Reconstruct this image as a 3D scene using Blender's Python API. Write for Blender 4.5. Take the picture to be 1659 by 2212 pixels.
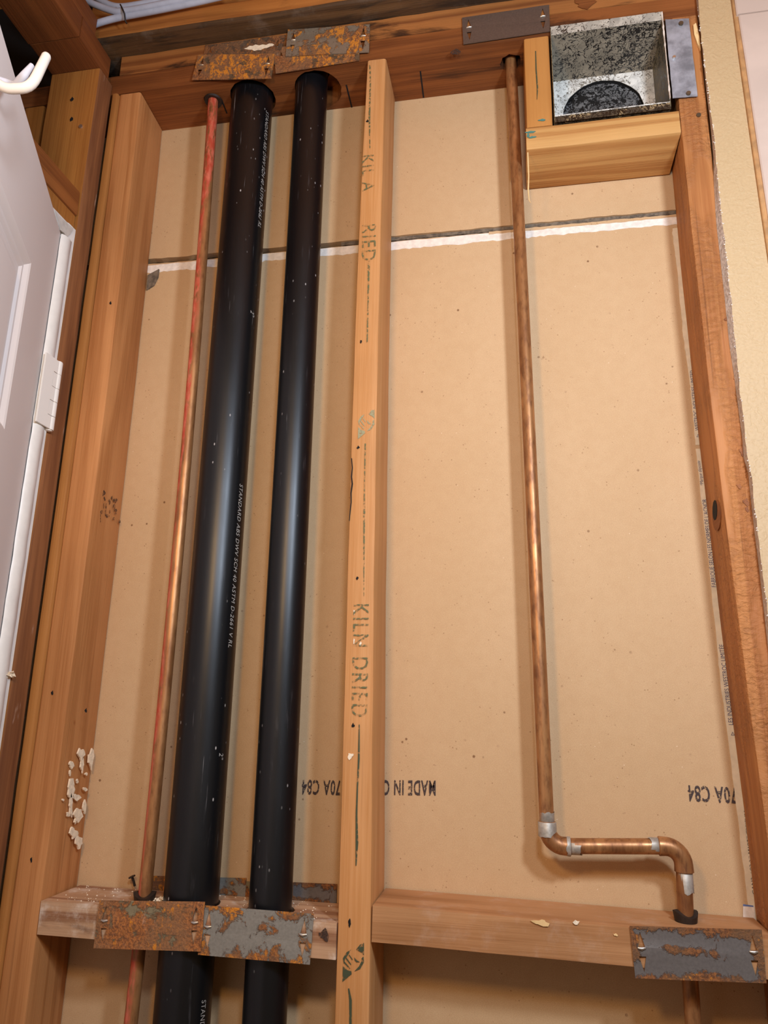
import bpy, bmesh, math, random
import numpy as np
from mathutils import Matrix, Vector, noise as mnoise
from mathutils.geometry import tessellate_polygon

for o in list(bpy.data.objects): bpy.data.objects.remove(o, do_unlink=True)
SC = bpy.context.scene
COL = SC.collection
R = random.Random(7)

# ------------------------------------------------------------------ camera
W, H = 1659, 2212
FOC = 1580.434                                     # focal length in pixels
CAM = np.array([0.2208, -0.9251, 1.367])
FWD = np.array([-0.1778, 0.9510, 0.2528]); FWD /= np.linalg.norm(FWD)
RGT = np.array([0.9837, 0.1786, 0.0200]); RGT -= FWD * (RGT @ FWD); RGT /= np.linalg.norm(RGT)
UPV = np.cross(RGT, FWD)
cd = bpy.data.cameras.new('camera'); cam = bpy.data.objects.new('camera', cd); COL.objects.link(cam)
cd.sensor_fit = 'VERTICAL'; cd.sensor_height = 36.0; cd.lens = FOC / H * 36.0
cd.clip_start = 0.02
M = Matrix.Identity(4)
for i in range(3):
    M[i][0], M[i][1], M[i][2], M[i][3] = RGT[i], UPV[i], -FWD[i], CAM[i]
cam.matrix_world = M
SC.camera = cam

def at(px, py, Y=None, X=None, Z=None):
    """point of the wall, in metres, that a measured pixel lies on (depth plane given)"""
    d = FWD + RGT * ((px - W / 2) / FOC) - UPV * ((py - H / 2) / FOC)
    if Y is not None: t = (Y - CAM[1]) / d[1]
    elif X is not None: t = (X - CAM[0]) / d[0]
    else: t = (Z - CAM[2]) / d[2]
    return CAM + d * t

# ------------------------------------------------------------------ light
world = bpy.data.worlds.new('world'); SC.world = world; world.use_nodes = True
wb = world.node_tree.nodes['Background']
wb.inputs[0].default_value = (1.0, 0.66, 0.38, 1); wb.inputs[1].default_value = 0.14

def lamp(name, loc, power, col, size):
    l = bpy.data.lights.new(name, 'POINT'); l.energy = power; l.color = col; l.shadow_soft_size = size
    o = bpy.data.objects.new(name, l); COL.objects.link(o); o.location = loc
lamp('vanity_bulb', (0.58, -0.78, 1.86), 25, (0.86, 1.0, 1.20), 0.05)
lamp('vanity_bulb', (0.28, -0.92, 1.86), 12, (0.86, 1.0, 1.20), 0.05)
lamp('warm_bulb', (-0.04, -0.92, 1.76), 14, (1.0, 0.60, 0.24), 0.06)

vs = SC.view_settings
SC.display_settings.display_device = 'sRGB'
vs.view_transform = 'Standard'; vs.look = 'None'; vs.gamma = 1; vs.use_curve_mapping = False
vs.exposure = 0.0

# ------------------------------------------------------------------ node helpers
def lin(c):
    return tuple((v / 12.92 if v <= .04045 else ((v + .055) / 1.055) ** 2.4) for v in [x / 255 for x in c]) + (1.0,)

class G:
    """small builder for a material's node graph"""
    def __init__(s, name):
        s.m = bpy.data.materials.new(name); s.m.use_nodes = True
        s.t = s.m.node_tree; s.b = s.t.nodes['Principled BSDF']
        s.tc = s.n('ShaderNodeTexCoord').outputs['Object']
    def n(s, typ, ins=None, **pr):
        x = s.t.nodes.new(typ)
        for k, v in pr.items(): setattr(x, k, v)
        for k, v in (ins or {}).items(): s.set(x.inputs[k], v)
        return x
    def set(s, sock, v):
        if isinstance(v, bpy.types.NodeSocket): s.t.links.new(v, sock)
        else: sock.default_value = v
    def map(s, scale=(1, 1, 1), loc=(0, 0, 0), src=None):
        return s.n('ShaderNodeMapping', {'Vector': src or s.tc, 'Scale': scale, 'Location': loc}).outputs[0]
    def noise(s, vec, scale, detail=3, rough=.55, dist=0):
        return s.n('ShaderNodeTexNoise', {'Vector': vec, 'Scale': scale, 'Detail': detail, 'Roughness': rough, 'Distortion': dist}).outputs[0]
    def vor(s, vec, scale, feature='F1', out='Distance', rnd=1.0):
        return s.n('ShaderNodeTexVoronoi', {'Vector': vec, 'Scale': scale, 'Randomness': rnd}, feature=feature).outputs[out]
    def ramp(s, f, a, b, lo=0., hi=1.):
        return s.n('ShaderNodeMapRange', {'Value': f, 'From Min': a, 'From Max': b, 'To Min': lo, 'To Max': hi}, interpolation_type='SMOOTHSTEP').outputs[0]
    def math(s, op, a, b=0.0):
        return s.n('ShaderNodeMath', {0: a, 1: b}, operation=op).outputs[0]
    def mix(s, f, a, b, mode='MIX'):
        x = s.n('ShaderNodeMix', data_type='RGBA', blend_type=mode)
        s.set(x.inputs[0], f); s.set(x.inputs[6], a); s.set(x.inputs[7], b)
        return x.outputs[2]
    def bump(s, h, strength=.3, dist=.002, prev=None):
        i = {'Height': h, 'Strength': strength, 'Distance': dist}
        if prev: i['Normal'] = prev
        return s.n('ShaderNodeBump', i).outputs[0]
    def sep(s, vec):
        return s.n('ShaderNodeSeparateXYZ', {0: vec}).outputs
    def out(s, **k):
        for a, v in k.items(): s.set(s.b.inputs[a.replace('_', ' ')], v)
        return s.m

def wood(name, light, dark, axis='Z', seed=0., bands=15., bandmix=.55, stain=None, stain_lo=.62, dust=None, rough=.62, knots=0., tone=.22, spec=.3, bump=.35, flecks=0., chewed=0.):
    g = G(name); ax = 'XYZ'.index(axis)
    st = [1., 1., 1.]; st[ax] = .045
    loc = (seed * 3.7, seed * 1.3, seed * 2.1)
    v = g.map(tuple(st), loc)
    warp = g.noise(v, 9, 3, .5, .8)
    band = g.math('SINE', g.math('MULTIPLY', g.math('ADD', warp, g.math('MULTIPLY', g.noise(v, 28, 2), .35)), bands * 2.2))
    band = g.ramp(band, -1, 1)
    st2 = [1., 1., 1.]; st2[ax] = .018
    fib = g.noise(g.map(tuple(st2), loc), 420, 3, .6)
    f = g.math('ADD', g.math('MULTIPLY', band, bandmix), g.math('MULTIPLY', g.math('SUBTRACT', fib, .5), 1.1))
    c = g.mix(g.ramp(f, -.1, 1.05), lin(light), lin(dark))
    ton = g.noise(g.map((1, 1, 1), loc), 4.5, 3)
    c = g.mix(1.0, c, g.n('ShaderNodeCombineColor', {0: g.ramp(ton, .25, .75, 1 - tone, 1 + tone * .6), 1: g.ramp(ton, .25, .75, 1 - tone, 1 + tone * .6), 2: g.ramp(ton, .25, .75, 1 - tone * 1.2, 1 + tone * .6)}).outputs[0], 'MULTIPLY')
    if knots:
        s3 = [1., 1., 1.]; s3[ax] = .38
        kd = g.vor(g.map(tuple(s3), loc), 6.5)
        kd = g.math('ADD', kd, g.math('MULTIPLY', g.noise(v, 60, 2), .05))
        c = g.mix(g.ramp(kd, .14, .07, 0, knots), c, lin((88, 48, 24)))
    if stain:
        s4 = [1., 1., 1.]; s4[ax] = .22
        sm = g.noise(g.map(tuple(s4), (seed, 2 * seed, seed)), 16, 6, .6, .6)
        c = g.mix(g.ramp(sm, stain_lo, stain_lo + .1, 0, stain[1]), c, lin(stain[0]))
    if flecks:
        fl = g.noise(g.map(tuple(st2), (9 + seed, 3, 1)), 140, 2)
        c = g.mix(g.ramp(fl, .66, .74, 0, flecks), c, lin((74, 40, 20)))
    if dust:
        dm = g.noise(g.map((1, 1, 1), (seed, 5, 1)), 22, 9, .68)
        c = g.mix(g.ramp(dm, .50, .72, 0, dust), c, lin((222, 208, 192)))
    nb = g.bump(fib, bump, .0012)
    nb = g.bump(band, bump * .5, .0012, nb)
    if chewed:
        st5 = [1., 1., 1.]; st5[ax] = 1.6
        ch = g.noise(g.map(tuple(st5), (seed, 4, 4)), 95, 5, .6, .8)
        ms = g.ramp(g.noise(g.map((1, 1, .35), (seed, 9, 2)), 16, 3), .42, .58)
        ch = g.math('MULTIPLY', ch, ms)
        c = g.mix(g.math('MULTIPLY', ms, g.ramp(ch, .46, .30, 0, .35)), c, lin((122, 76, 44)))
        nb = g.bump(ch, chewed, .006, nb)
    return g.out(Base_Color=c, Roughness=rough, Normal=nb, Specular_IOR_Level=spec)

def plain(name, col, rough=.5, metal=0., spec=.5, var=.0, scale=30, bump=0., bscale=200):
    g = G(name); c = lin(col)
    if var:
        n = g.noise(g.tc, scale, 5, .6)
        c = g.mix(g.ramp(n, .3, .7), lin([max(0, x * (1 - var)) for x in col]), lin([min(255, x * (1 + var * .6)) for x in col]))
    k = dict(Base_Color=c, Roughness=rough, Metallic=metal, Specular_IOR_Level=spec)
    if bump: k['Normal'] = g.bump(g.noise(g.tc, bscale, 4), bump, .001)
    return g.out(**k)

# ------------------------------------------------------------------ materials
MAT = {}
MAT['stud_left'] = wood('wood_left_stud', (194, 134, 82), (160, 100, 52), 'Z', 1, 13, .5, tone=.12, flecks=.25)
MAT['stud_mid'] = wood('wood_middle_stud', (204, 150, 98), (180, 122, 66), 'Z', 2, 10, .5, tone=.12, flecks=.2)
MAT['stud_right'] = wood('wood_right_stud', (184, 122, 70), (150, 88, 44), 'Z', 3, 10, .5, tone=.16, flecks=.35, chewed=.8)
MAT['cripple'] = wood('wood_cripple', (188, 130, 68), (164, 102, 46), 'Z', 4, 12, .5, tone=.1)
MAT['sill'] = wood('wood_sill_block', (200, 152, 92), (168, 112, 58), 'X', 5, 16, .6, stain=((96, 62, 34), .75), stain_lo=.58, tone=.14)
MAT['plate'] = wood('wood_top_plate', (166, 106, 56), (118, 66, 32), 'X', 6, 11, .7, stain=((46, 28, 18), .92), stain_lo=.54, tone=.26, flecks=.4, knots=.4)
MAT['plate_low'] = wood('wood_lower_plate', (140, 82, 40), (98, 52, 24), 'X', 6.6, 11, .6, stain=((48, 28, 16), .8), stain_lo=.565, tone=.24, flecks=.35)
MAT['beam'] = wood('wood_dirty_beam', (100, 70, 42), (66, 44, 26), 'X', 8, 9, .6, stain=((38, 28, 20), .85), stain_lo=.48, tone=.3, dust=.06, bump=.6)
MAT['beam_face'] = wood('wood_ceiling_board', (176, 114, 56), (134, 78, 34), 'X', 9, 9, .6, stain=((90, 54, 28), .6), tone=.2)
MAT['block_left'] = wood('wood_dusty_block', (196, 156, 122), (148, 102, 72), 'X', 10, 15, .8, stain=((88, 56, 40), .6), dust=.75, tone=.2, rough=.8)
MAT['block_right'] = wood('wood_right_block', (186, 136, 92), (154, 104, 62), 'X', 11, 12, .6, dust=.14, tone=.2, rough=.75, stain=((120, 76, 48), .4))
MAT['king'] = wood('wood_king_stud', (178, 118, 56), (142, 84, 34), 'Z', 12, 9, .5, tone=.2, flecks=.2)
MAT['header'] = wood('wood_header', (148, 88, 42), (108, 58, 26), 'Y', 13, 12, .5, tone=.2, flecks=.2)
MAT['side_plate'] = wood('wood_side_plate', (134, 76, 36), (96, 50, 22), 'Y', 14, 10, .5, tone=.22, flecks=.2)
MAT['strip'] = wood('wood_strip', (172, 116, 60), (136, 84, 38), 'Z', 15, 14, .5, tone=.14)
MAT['hidden_wood'] = wood('wood_hidden', (120, 76, 40), (84, 48, 24), 'Z', 16, 10, .5)
MAT['pine_raw'] = wood('wood_raw_splinter', (232, 196, 140), (200, 150, 92), 'Z', 17, 12, .4)

def king_paint():
    g = G('wood_king_edge'); v = g.map((1, 1, .05)); f = g.noise(v, 60, 4, .6, .5)
    c = g.mix(g.ramp(f, .3, .7), lin((150, 98, 58)), lin((108, 64, 36)))
    p = g.noise(g.map((1, 1, .22), (3, 3, 3)), 34, 6, .62)
    c = g.mix(g.ramp(p, .60, .68, 0, .7), c, lin((196, 168, 146)))
    return g.out(Base_Color=c, Roughness=.65, Normal=g.bump(f, .4, .0015))
MAT['king_edge'] = king_paint()

def paper():
    g = G('drywall_brown_paper')
    big = g.noise(g.map((1, 1, .7)), 3.0, 3, .5)
    fine = g.noise(g.tc, 900, 2, .7)
    mid = g.noise(g.tc, 60, 5, .7)
    c = g.mix(g.ramp(big, .3, .7), lin((212, 179, 138)), lin((204, 170, 128)))
    c = g.mix(g.ramp(mid, .3, .75, 0, .25), c, lin((188, 150, 108)))
    c = g.mix(g.ramp(fine, .30, .75, .28, 0), c, lin((150, 106, 64)))
    d = g.vor(g.tc, 42); ds = g.noise(g.tc, 17, 1)
    c = g.mix(g.math('MULTIPLY', g.ramp(d, .10, .05), g.ramp(ds, .52, .62, 0, .8)), c, lin((110, 70, 38)))
    d2 = g.vor(g.map((1, 1, 1), (4, 4, 4)), 90); dw = g.noise(g.map((1, 1, 1), (1, 7, 3)), 23, 1)
    c = g.mix(g.math('MULTIPLY', g.ramp(d2, .08, .05), g.ramp(dw, .57, .64, 0, .55)), c, lin((236, 214, 182)))
    d3 = g.vor(g.map((1, 1, 1), (8, 2, 5)), 150); d3w = g.noise(g.map((1, 1, 1), (6, 1, 8)), 40, 2)
    c = g.mix(g.math('MULTIPLY', g.ramp(d3, .17, .09), g.ramp(d3w, .50, .62, 0, .6)), c, lin((136, 96, 58)))
    h = g.math('ADD', g.math('MULTIPLY', fine, .4), mid)
    return g.out(Base_Color=c, Roughness=.72, Normal=g.bump(h, .12, .001), Specular_IOR_Level=.25)
MAT['paper'] = paper()
MAT['gypsum'] = plain('gypsum_white', (236, 224, 210), .85, var=.06, scale=120, bump=.3, bscale=300)
MAT['foam'] = plain('grey_sealant', (112, 98, 82), .85, var=.25, scale=160, bump=.6, bscale=250)
MAT['edge_paper'] = plain('cream_edge_paper', (226, 208, 176), .75, var=.05, scale=60)
MAT['dark'] = plain('unlit_cavity_black', (20, 15, 12), .9)  # near-black colour standing in for the darkness of unlit cavities
MAT['black'] = plain('black_recess', (10, 8, 7), .9)
MAT['ink_navy'] = plain('ink_navy', (70, 62, 96), .7)

def worn_ink(name, col, lo, hi, scale):
    g = G(name); n = g.noise(g.tc, scale, 4, .6)
    return g.out(Base_Color=lin(col), Roughness=.7, Alpha=g.ramp(n, lo, hi, .05, .95))
MAT['ink_black'] = worn_ink('ink_worn_black', (62, 48, 46), .34, .5, 330)
MAT['ink_green'] = worn_ink('ink_worn_green', (96, 98, 62), .40, .60, 260)
MAT['ink_leaf'] = worn_ink('ink_leaf_green', (64, 72, 48), .3, .5, 260)
MAT['ink_leaf_pale'] = worn_ink('ink_leaf_pale', (150, 146, 112), .3, .52, 260)
MAT['ink_stamp'] = worn_ink('ink_stamp_brown', (66, 46, 36), .36, .6, 300)
MAT['ink_white'] = plain('ink_white', (168, 164, 158), .6)

def abs_plastic():
    g = G('black_plastic_pipe')
    scr = g.noise(g.map((1, 1, .10)), 130, 4, .65)
    m = g.noise(g.map((1, 1, .25)), 14, 5, .6)
    c = g.mix(g.ramp(scr, .60, .78, 0, .22), lin((11, 12, 15)), lin((96, 94, 98)))
    ln = g.noise(g.map((1, 1, .03), (7, 3, 1)), 300, 3, .6); lm = g.noise(g.map((1, 1, .3), (2, 9, 4)), 30, 3)
    c = g.mix(g.math('MULTIPLY', g.ramp(ln, .66, .72), g.ramp(lm, .52, .62, 0, .5)), c, lin((150, 148, 150)))
    sp = g.vor(g.map((1, 1, .5), (2, 1, 3)), 120); dn = g.noise(g.map((1, 1, .4), (5, 1, 3)), 22, 3)
    c = g.mix(g.math('MULTIPLY', g.ramp(sp, .16, .06), g.ramp(dn, .49, .62, 0, .8)), c, lin((196, 192, 190)))
    rg = g.ramp(m, .25, .75, .31, .42)
    return g.out(Base_Color=c, Roughness=rg, Specular_IOR_Level=.5, Normal=g.bump(scr, .10, .0008))
MAT['abs'] = abs_plastic()

def copper(name, red=0., oxide=.4):
    g = G(name); v = g.map((1, 1, .30))
    n = g.noise(v, 40, 6, .62); n2 = g.noise(v, 160, 4, .6)
    c = g.mix(g.ramp(n, .3, .7), lin((184, 132, 84)), lin((140, 92, 54)))
    c = g.mix(g.ramp(n2, .45, .75, 0, oxide), c, lin((96, 56, 36)))
    metal = .5
    rough = g.ramp(n, .3, .7, .33, .48)
    if red:
        x = g.sep(g.tc)[0]
        side = g.math('ADD', x, g.math('MULTIPLY', g.math('SUBTRACT', g.noise(g.map((1, 1, .12), (3, 1, 2)), 60, 5, .65), .5), .022))
        pm = g.ramp(side, .0015, -.0045, 0, red)
        pm2 = g.math('MULTIPLY', pm, g.ramp(g.noise(g.map((1, 1, .3), (1, 8, 2)), 120, 6, .72), .36, .54))
        pc = g.mix(g.ramp(n2, .35, .7), lin((178, 66, 46)), lin((206, 110, 86)))
        c = g.mix(pm2, c, pc)
        metal = g.ramp(pm2, 0, 1, .5, .0)
        rough = .42
    gr = g.noise(g.map((1, 1, .5), (6, 2, 8)), 24, 3)
    c = g.mix(g.ramp(gr, .70, .75, 0, .8), c, lin((104, 128, 100)))
    return g.out(Base_Color=c, Metallic=metal, Roughness=rough, Normal=g.bump(n2, .08, .0006))
MAT['copper_red'] = copper('copper_red_paint', 1.0, .3)
MAT['copper'] = copper('copper_aged', 0, .55)
MAT['elbow'] = copper('copper_elbow', 0, .8)
MAT['solder'] = plain('solder_grey', (172, 164, 152), .52, .45, var=.15, scale=90, bump=.15)
MAT['sleeve'] = plain('dark_brown_felt', (38, 26, 18), .6, var=.3, scale=120, bump=.4)

def rusty(name, steel, seed, rust, orange, edge=.0, white=0., crust=0., lift=1.):
    g = G(name); v = g.map((1, 1, 1), (seed * 1.7, seed, seed * .6))
    n = g.noise(v, 36, 9, .7, .4); n2 = g.noise(g.map((1, 1, .6), (seed, seed * 2, 3)), 150, 7, .72, .3); n3 = g.noise(v, 330, 4, .7)
    f = n
    if edge:
        p = g.sep(g.tc); ex = g.ramp(g.math('ABSOLUTE', p[0]), .052, .072); ez = g.ramp(g.math('ABSOLUTE', g.math('SUBTRACT', p[2], .026)), .013, .027)
        f = g.math('ADD', f, g.math('MULTIPLY', g.math('MAXIMUM', ex, ez), edge))
    if crust:
        p = g.sep(g.tc); cz = g.ramp(g.math('ABSOLUTE', g.math('SUBTRACT', p[2], .030)), .010, 0.); cx = g.ramp(g.math('ABSOLUTE', g.math('ADD', p[0], .006)), .045, .01)
        f = g.math('ADD', f, g.math('MULTIPLY', g.math('MULTIPLY', cz, cx), crust))
    rm = g.ramp(f, .62 - rust * .3, .68 - rust * .3)
    c = g.mix(g.ramp(n3, .3, .7, 0, .5), lin(steel), lin([x * .8 for x in steel]))
    rc = g.mix(g.ramp(n3, .35, .65), lin([x * lift for x in (150, 94, 48)]), lin([x * lift for x in (96, 60, 36)]))
    rc = g.mix(g.ramp(g.noise(v, 20, 3), .4, .6, 0, .6), rc, lin([x * lift for x in (112, 84, 58)]))
    rc = g.mix(g.math('MULTIPLY', g.ramp(n2, .66 - orange * .22, .72 - orange * .22), g.ramp(g.noise(g.map((1, 1, 1), (2, seed, 7)), 26, 3), .40, .58)), rc, lin((210, 132, 36)))
    c = g.mix(rm, c, rc)
    if white:
        c = g.mix(g.ramp(g.noise(g.map((1, 1, .35), (9, seed, 2)), 55, 8, .75), .58, .74, 0, white), c, lin((224, 208, 190)))
    hb = g.math('MULTIPLY', g.math('ADD', n3, n2), rm)
    return g.out(Base_Color=c, Metallic=g.ramp(rm, 0, 1, .35, 0), Roughness=g.ramp(rm, 0, 1, .42, .85), Normal=g.bump(hb, .7, .0025))
MAT['rust_all'] = rusty('rusty_plate_brown', (150, 138, 108), 1, .74, .5, white=.7, lift=1.22)
MAT['rust_grey'] = rusty('rusty_plate_grey', (150, 146, 136), 2.3, .26, .9, edge=.07, lift=1.1)
MAT['rust_blue'] = rusty('rusty_plate_bluegrey', (120, 114, 110), 3.1, .16, .4, edge=.22, crust=.17)
MAT['rust_top'] = rusty('rusty_plate_top', (116, 98, 76), 4.4, .78, .8, lift=1.12)
MAT['rust_top_b'] = rusty('rusty_plate_top_dark', (112, 92, 74), 5.2, .62, .4, white=.2)
MAT['rust_top_c'] = rusty('rusty_plate_top_bare', (146, 132, 114), 6.6, .46, .85, lift=1.1)
MAT['steel_dark'] = rusty('plate_dark_steel', (104, 88, 78), 7.7, -.4, .0)
MAT['zinc'] = plain('galvanized_steel', (158, 162, 170), .42, .35, var=.22, scale=40, bump=.2, bscale=60)
MAT['bright'] = plain('bare_bright_steel', (214, 208, 198), .3, .9)
MAT['nail'] = plain('nail_steel', (112, 96, 76), .5, .7, var=.2)

def duct_paint(name, base, under, lo, seed, second=None):
    g = G(name); v = g.map((1, 1, 1), (seed, seed * 2, seed))
    w = g.noise(v, 60, 4, .6)
    vv = g.n('ShaderNodeMix', {0: .04, 4: v, 5: g.n('ShaderNodeTexNoise', {'Vector': v, 'Scale': 60, 'Detail': 3}).outputs[1]}, data_type='VECTOR').outputs[1]
    n = g.noise(vv, 125, 6, .66, .9)
    cell = g.vor(vv, 115, 'DISTANCE_TO_EDGE')
    f = g.math('ADD', g.math('MULTIPLY', n, 1.0), g.math('MULTIPLY', g.ramp(cell, 0, .12), .16))
    big = g.noise(v, 12, 3)
    f = g.math('ADD', f, g.math('MULTIPLY', g.math('SUBTRACT', big, .5), .35))
    pm = g.ramp(f, lo, lo + .045)
    pc = g.mix(g.ramp(w, .35, .65), lin(base), lin([x * .84 for x in base]))
    if second: pc = g.mix(g.ramp(g.noise(g.map((1, 1, 1), (seed + 3, 1, 1)), 26, 4), .55, .62), pc, lin(second))
    c = g.mix(pm, lin(under), pc)
    return g.out(Base_Color=c, Roughness=g.ramp(pm, 0, 1, .35, .6), Normal=g.bump(pm, .5, .0012))
MAT['duct_top'] = duct_paint('duct_grey_flaking', (150, 138, 118), (34, 29, 25), .53, 2)
MAT['duct_white'] = duct_paint('duct_white_flaking', (240, 234, 222), (128, 118, 104), .50, 5)
MAT['duct_hole'] = duct_paint('duct_dark_flaking', (112, 110, 108), (18, 16, 15), .585, 7)
MAT['duct_lipw'] = duct_paint('duct_pale_flaking', (190, 182, 166), (56, 50, 44), .51, 13, (150, 144, 132))
MAT['duct_side'] = duct_paint('duct_olive_side', (136, 124, 96), (40, 34, 24), .575, 9)
MAT['duct_lip'] = duct_paint('duct_brown_lip', (78, 62, 42), (34, 26, 18), .6, 11, (150, 126, 90))

def wall_paint():
    g = G('cream_textured_paint')
    n = g.noise(g.tc, 70, 3, .5, 1.2); sq = g.ramp(g.math('ABSOLUTE', g.math('SUBTRACT', n, .5)), .0, .05)
    n2 = g.noise(g.tc, 300, 3)
    c = g.mix(g.ramp(n2, .3, .7), lin((192, 163, 121)), lin((186, 156, 114)))
    nb = g.bump(g.ramp(n, .46, .54), .22, .002); nb = g.bump(n2, .2, .001, nb)
    return g.out(Base_Color=c, Roughness=.6, Normal=nb)
MAT['cream'] = wall_paint()
MAT['cut_edge'] = plain('grey_cut_gypsum', (196, 182, 168), .9, var=.15, scale=220, bump=.7, bscale=260)
MAT['tile'] = plain('pinkish_tile', (200, 178, 162), .35, var=.03, scale=14)
MAT['tile_edge'] = plain('tile_side_caulk', (178, 132, 84), .6, var=.12, scale=60)
MAT['grout'] = plain('tile_grout', (206, 180, 154), .85)

def door_paint():
    g = G('white_door_paint'); f = g.noise(g.map((1, 1, .03)), 260, 4, .6)
    return g.out(Base_Color=lin((226, 216, 210)), Roughness=.42, Normal=g.bump(f, .10, .0006))
MAT['door'] = door_paint()
MAT['trim'] = plain('white_trim_paint', (236, 232, 224), .4, var=.02, scale=60, bump=.05, bscale=90)
MAT['trim_skin'] = plain('chipped_paint_skin', (206, 198, 188), .6, var=.06, scale=120, bump=.5, bscale=140)
MAT['hinge'] = plain('white_painted_hinge', (240, 236, 228), .38, bump=.06, bscale=80)
MAT['hook'] = plain('white_enamel_hook', (206, 198, 188), .3)
MAT['hook_grey'] = plain('grey_plastic_prong', (190, 190, 198), .35)
MAT['cable'] = plain('white_cable_jacket', (172, 178, 194), .4, var=.06, scale=30)
MAT['tie'] = plain('black_wire_tie', (34, 26, 20), .5)
MAT['floor'] = plain('floor_vinyl', (150, 130, 110), .5, var=.1, scale=9)
MAT['plaster'] = plain('dried_plaster', (236, 218, 190), .85, var=.08, scale=200, bump=.5, bscale=250)

# ------------------------------------------------------------------ mesh helpers
LOC = {}
def obj(name, verts, faces, mat, parent=None, base=None, smooth=None, mats=None, fmat=None):
    verts = [tuple(float(c) for c in v) for v in verts]
    if parent is not None: b = LOC[parent.name]
    else:
        if base is None:
            a = np.array(verts); base = ((a[:, 0].min() + a[:, 0].max()) / 2, (a[:, 1].min() + a[:, 1].max()) / 2, a[:, 2].min())
        b = tuple(base)
    me = bpy.data.meshes.new(name)
    me.from_pydata([(v[0] - b[0], v[1] - b[1], v[2] - b[2]) for v in verts], [], faces)
    bm = bmesh.new(); bm.from_mesh(me); bmesh.ops.recalc_face_normals(bm, faces=bm.faces); bm.to_mesh(me); bm.free()
    for m in (mats or [mat]): me.materials.append(m)
    if fmat:
        for p, i in zip(me.polygons, fmat): p.material_index = i
    if smooth is not None:
        me.shade_smooth()
        me.set_sharp_from_angle(angle=math.radians(smooth))
    o = bpy.data.objects.new(name, me); COL.objects.link(o)
    if parent is not None: o.parent = parent
    else: o.location = b
    LOC[o.name] = b
    return o

def thing(name, loc, label, cat, group=None):
    o = bpy.data.objects.new(name, None); COL.objects.link(o); o.location = loc; o.empty_display_size = .03
    LOC[o.name] = tuple(loc); return tag(o, label, cat, group)
def tag(o, label, cat, group=None):
    o['label'] = label; o['category'] = cat
    if group: o['group'] = group
    return o
def struct(o): o['kind'] = 'structure'; return o
def stuff(o): o['kind'] = 'stuff'; return o

def box(x0, x1, y0, y1, z0, z1):
    v = [(x, y, z) for x in (x0, x1) for y in (y0, y1) for z in (z0, z1)]
    return v, [(0, 1, 3, 2), (4, 6, 7, 5), (0, 4, 5, 1), (2, 3, 7, 6), (0, 2, 6, 4), (1, 5, 7, 3)]

def join(*parts):
    V, F = [], []
    for v, f in parts:
        n = len(V); V += list(v); F += [tuple(i + n for i in q) for q in f]
    return V, F

def loft(secs, caps=True):
    n = len(secs[0]); V = [p for s in secs for p in s]; F = []
    for k in range(len(secs) - 1):
        for i in range(n):
            j = (i + 1) % n
            F.append((k * n + i, k * n + j, (k + 1) * n + j, (k + 1) * n + i))
    if caps: F += [tuple(range(n))[::-1], tuple((len(secs) - 1) * n + i for i in range(n))]
    return V, F

def rrect(a0, a1, b0, b1, r):
    pts = []
    for cx, cy, s in ((a1 - r, b1 - r, 0), (a0 + r, b1 - r, 90), (a0 + r, b0 + r, 180), (a1 - r, b0 + r, 270)):
        for k in (0, 45, 90):
            t = math.radians(s + k); pts.append((cx + r * math.cos(t), cy + r * math.sin(t)))
    return pts

def jit(p, s, f=14.):
    q = Vector(p) * f
    return (p[0] + s * mnoise.noise(q), p[1] + s * mnoise.noise(q + Vector((9, 3, 1))), p[2] + s * .5 * mnoise.noise(q + Vector((1, 8, 5))))

def timber(axis, u0, u1, prof, step=.04, rough=.0006, r=.003):
    """lumber along an axis; prof(u) gives (a0,a1,b0,b1) of its section"""
    n = max(2, int(abs(u1 - u0) / step) + 1); S = []
    for k in range(n):
        u = u0 + (u1 - u0) * k / (n - 1)
        a0, a1, b0, b1 = prof(u)
        ring = []
        for a, b in rrect(a0, a1, b0, b1, r):
            p = {'Z': (a, b, u), 'X': (u, a, b), 'Y': (a, u, b)}[axis]
            ring.append(jit(p, rough))
        S.append(ring)
    return loft(S)

def tube(path, rad, n=20, caps=True):
    P = [np.array(p, float) for p in path]; S = []
    rad = rad if hasattr(rad, '__len__') else [rad] * len(P)
    T = [P[min(i + 1, len(P) - 1)] - P[max(i - 1, 0)] for i in range(len(P))]
    T = [t / np.linalg.norm(t) for t in T]
    u = np.cross(T[0], (0, 0, 1.)) if abs(T[0][2]) < .9 else np.cross(T[0], (0, 1., 0))
    u /= np.linalg.norm(u)
    for p, t, r in zip(P, T, rad):
        u = u - t * (u @ t); u /= np.linalg.norm(u); v = np.cross(t, u)
        S.append([tuple(p + r * (u * math.cos(a) + v * math.sin(a))) for a in [2 * math.pi * k / n for k in range(n)]])
    return loft(S, caps)

def prism(outer, holes, to3, h0, h1):
    """solid slab from a 2-D outline with holes"""
    loops = [outer] + holes
    flat = [p for l in loops for p in l]
    tri = tessellate_polygon([[Vector((p[0], p[1], 0)) for p in l] for l in loops])
    n = len(flat)
    V = [to3(p[0], p[1], h0) for p in flat] + [to3(p[0], p[1], h1) for p in flat]
    F = [tuple(t) for t in tri] + [tuple(i + n for i in t[::-1]) for t in tri]
    s = 0
    for l in loops:
        m = len(l)
        for i in range(m):
            a, b = s + i, s + (i + 1) % m
            F.append((a, b, b + n, a + n))
        s += m
    return V, F

def circle(cx, cy, r, n=28, jitter=0., seed=0):
    rr = random.Random(seed)
    return [(cx + (r + rr.uniform(-jitter, jitter)) * math.cos(2 * math.pi * k / n), cy + (r + rr.uniform(-jitter, jitter)) * math.sin(2 * math.pi * k / n)) for k in range(n)]

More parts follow.
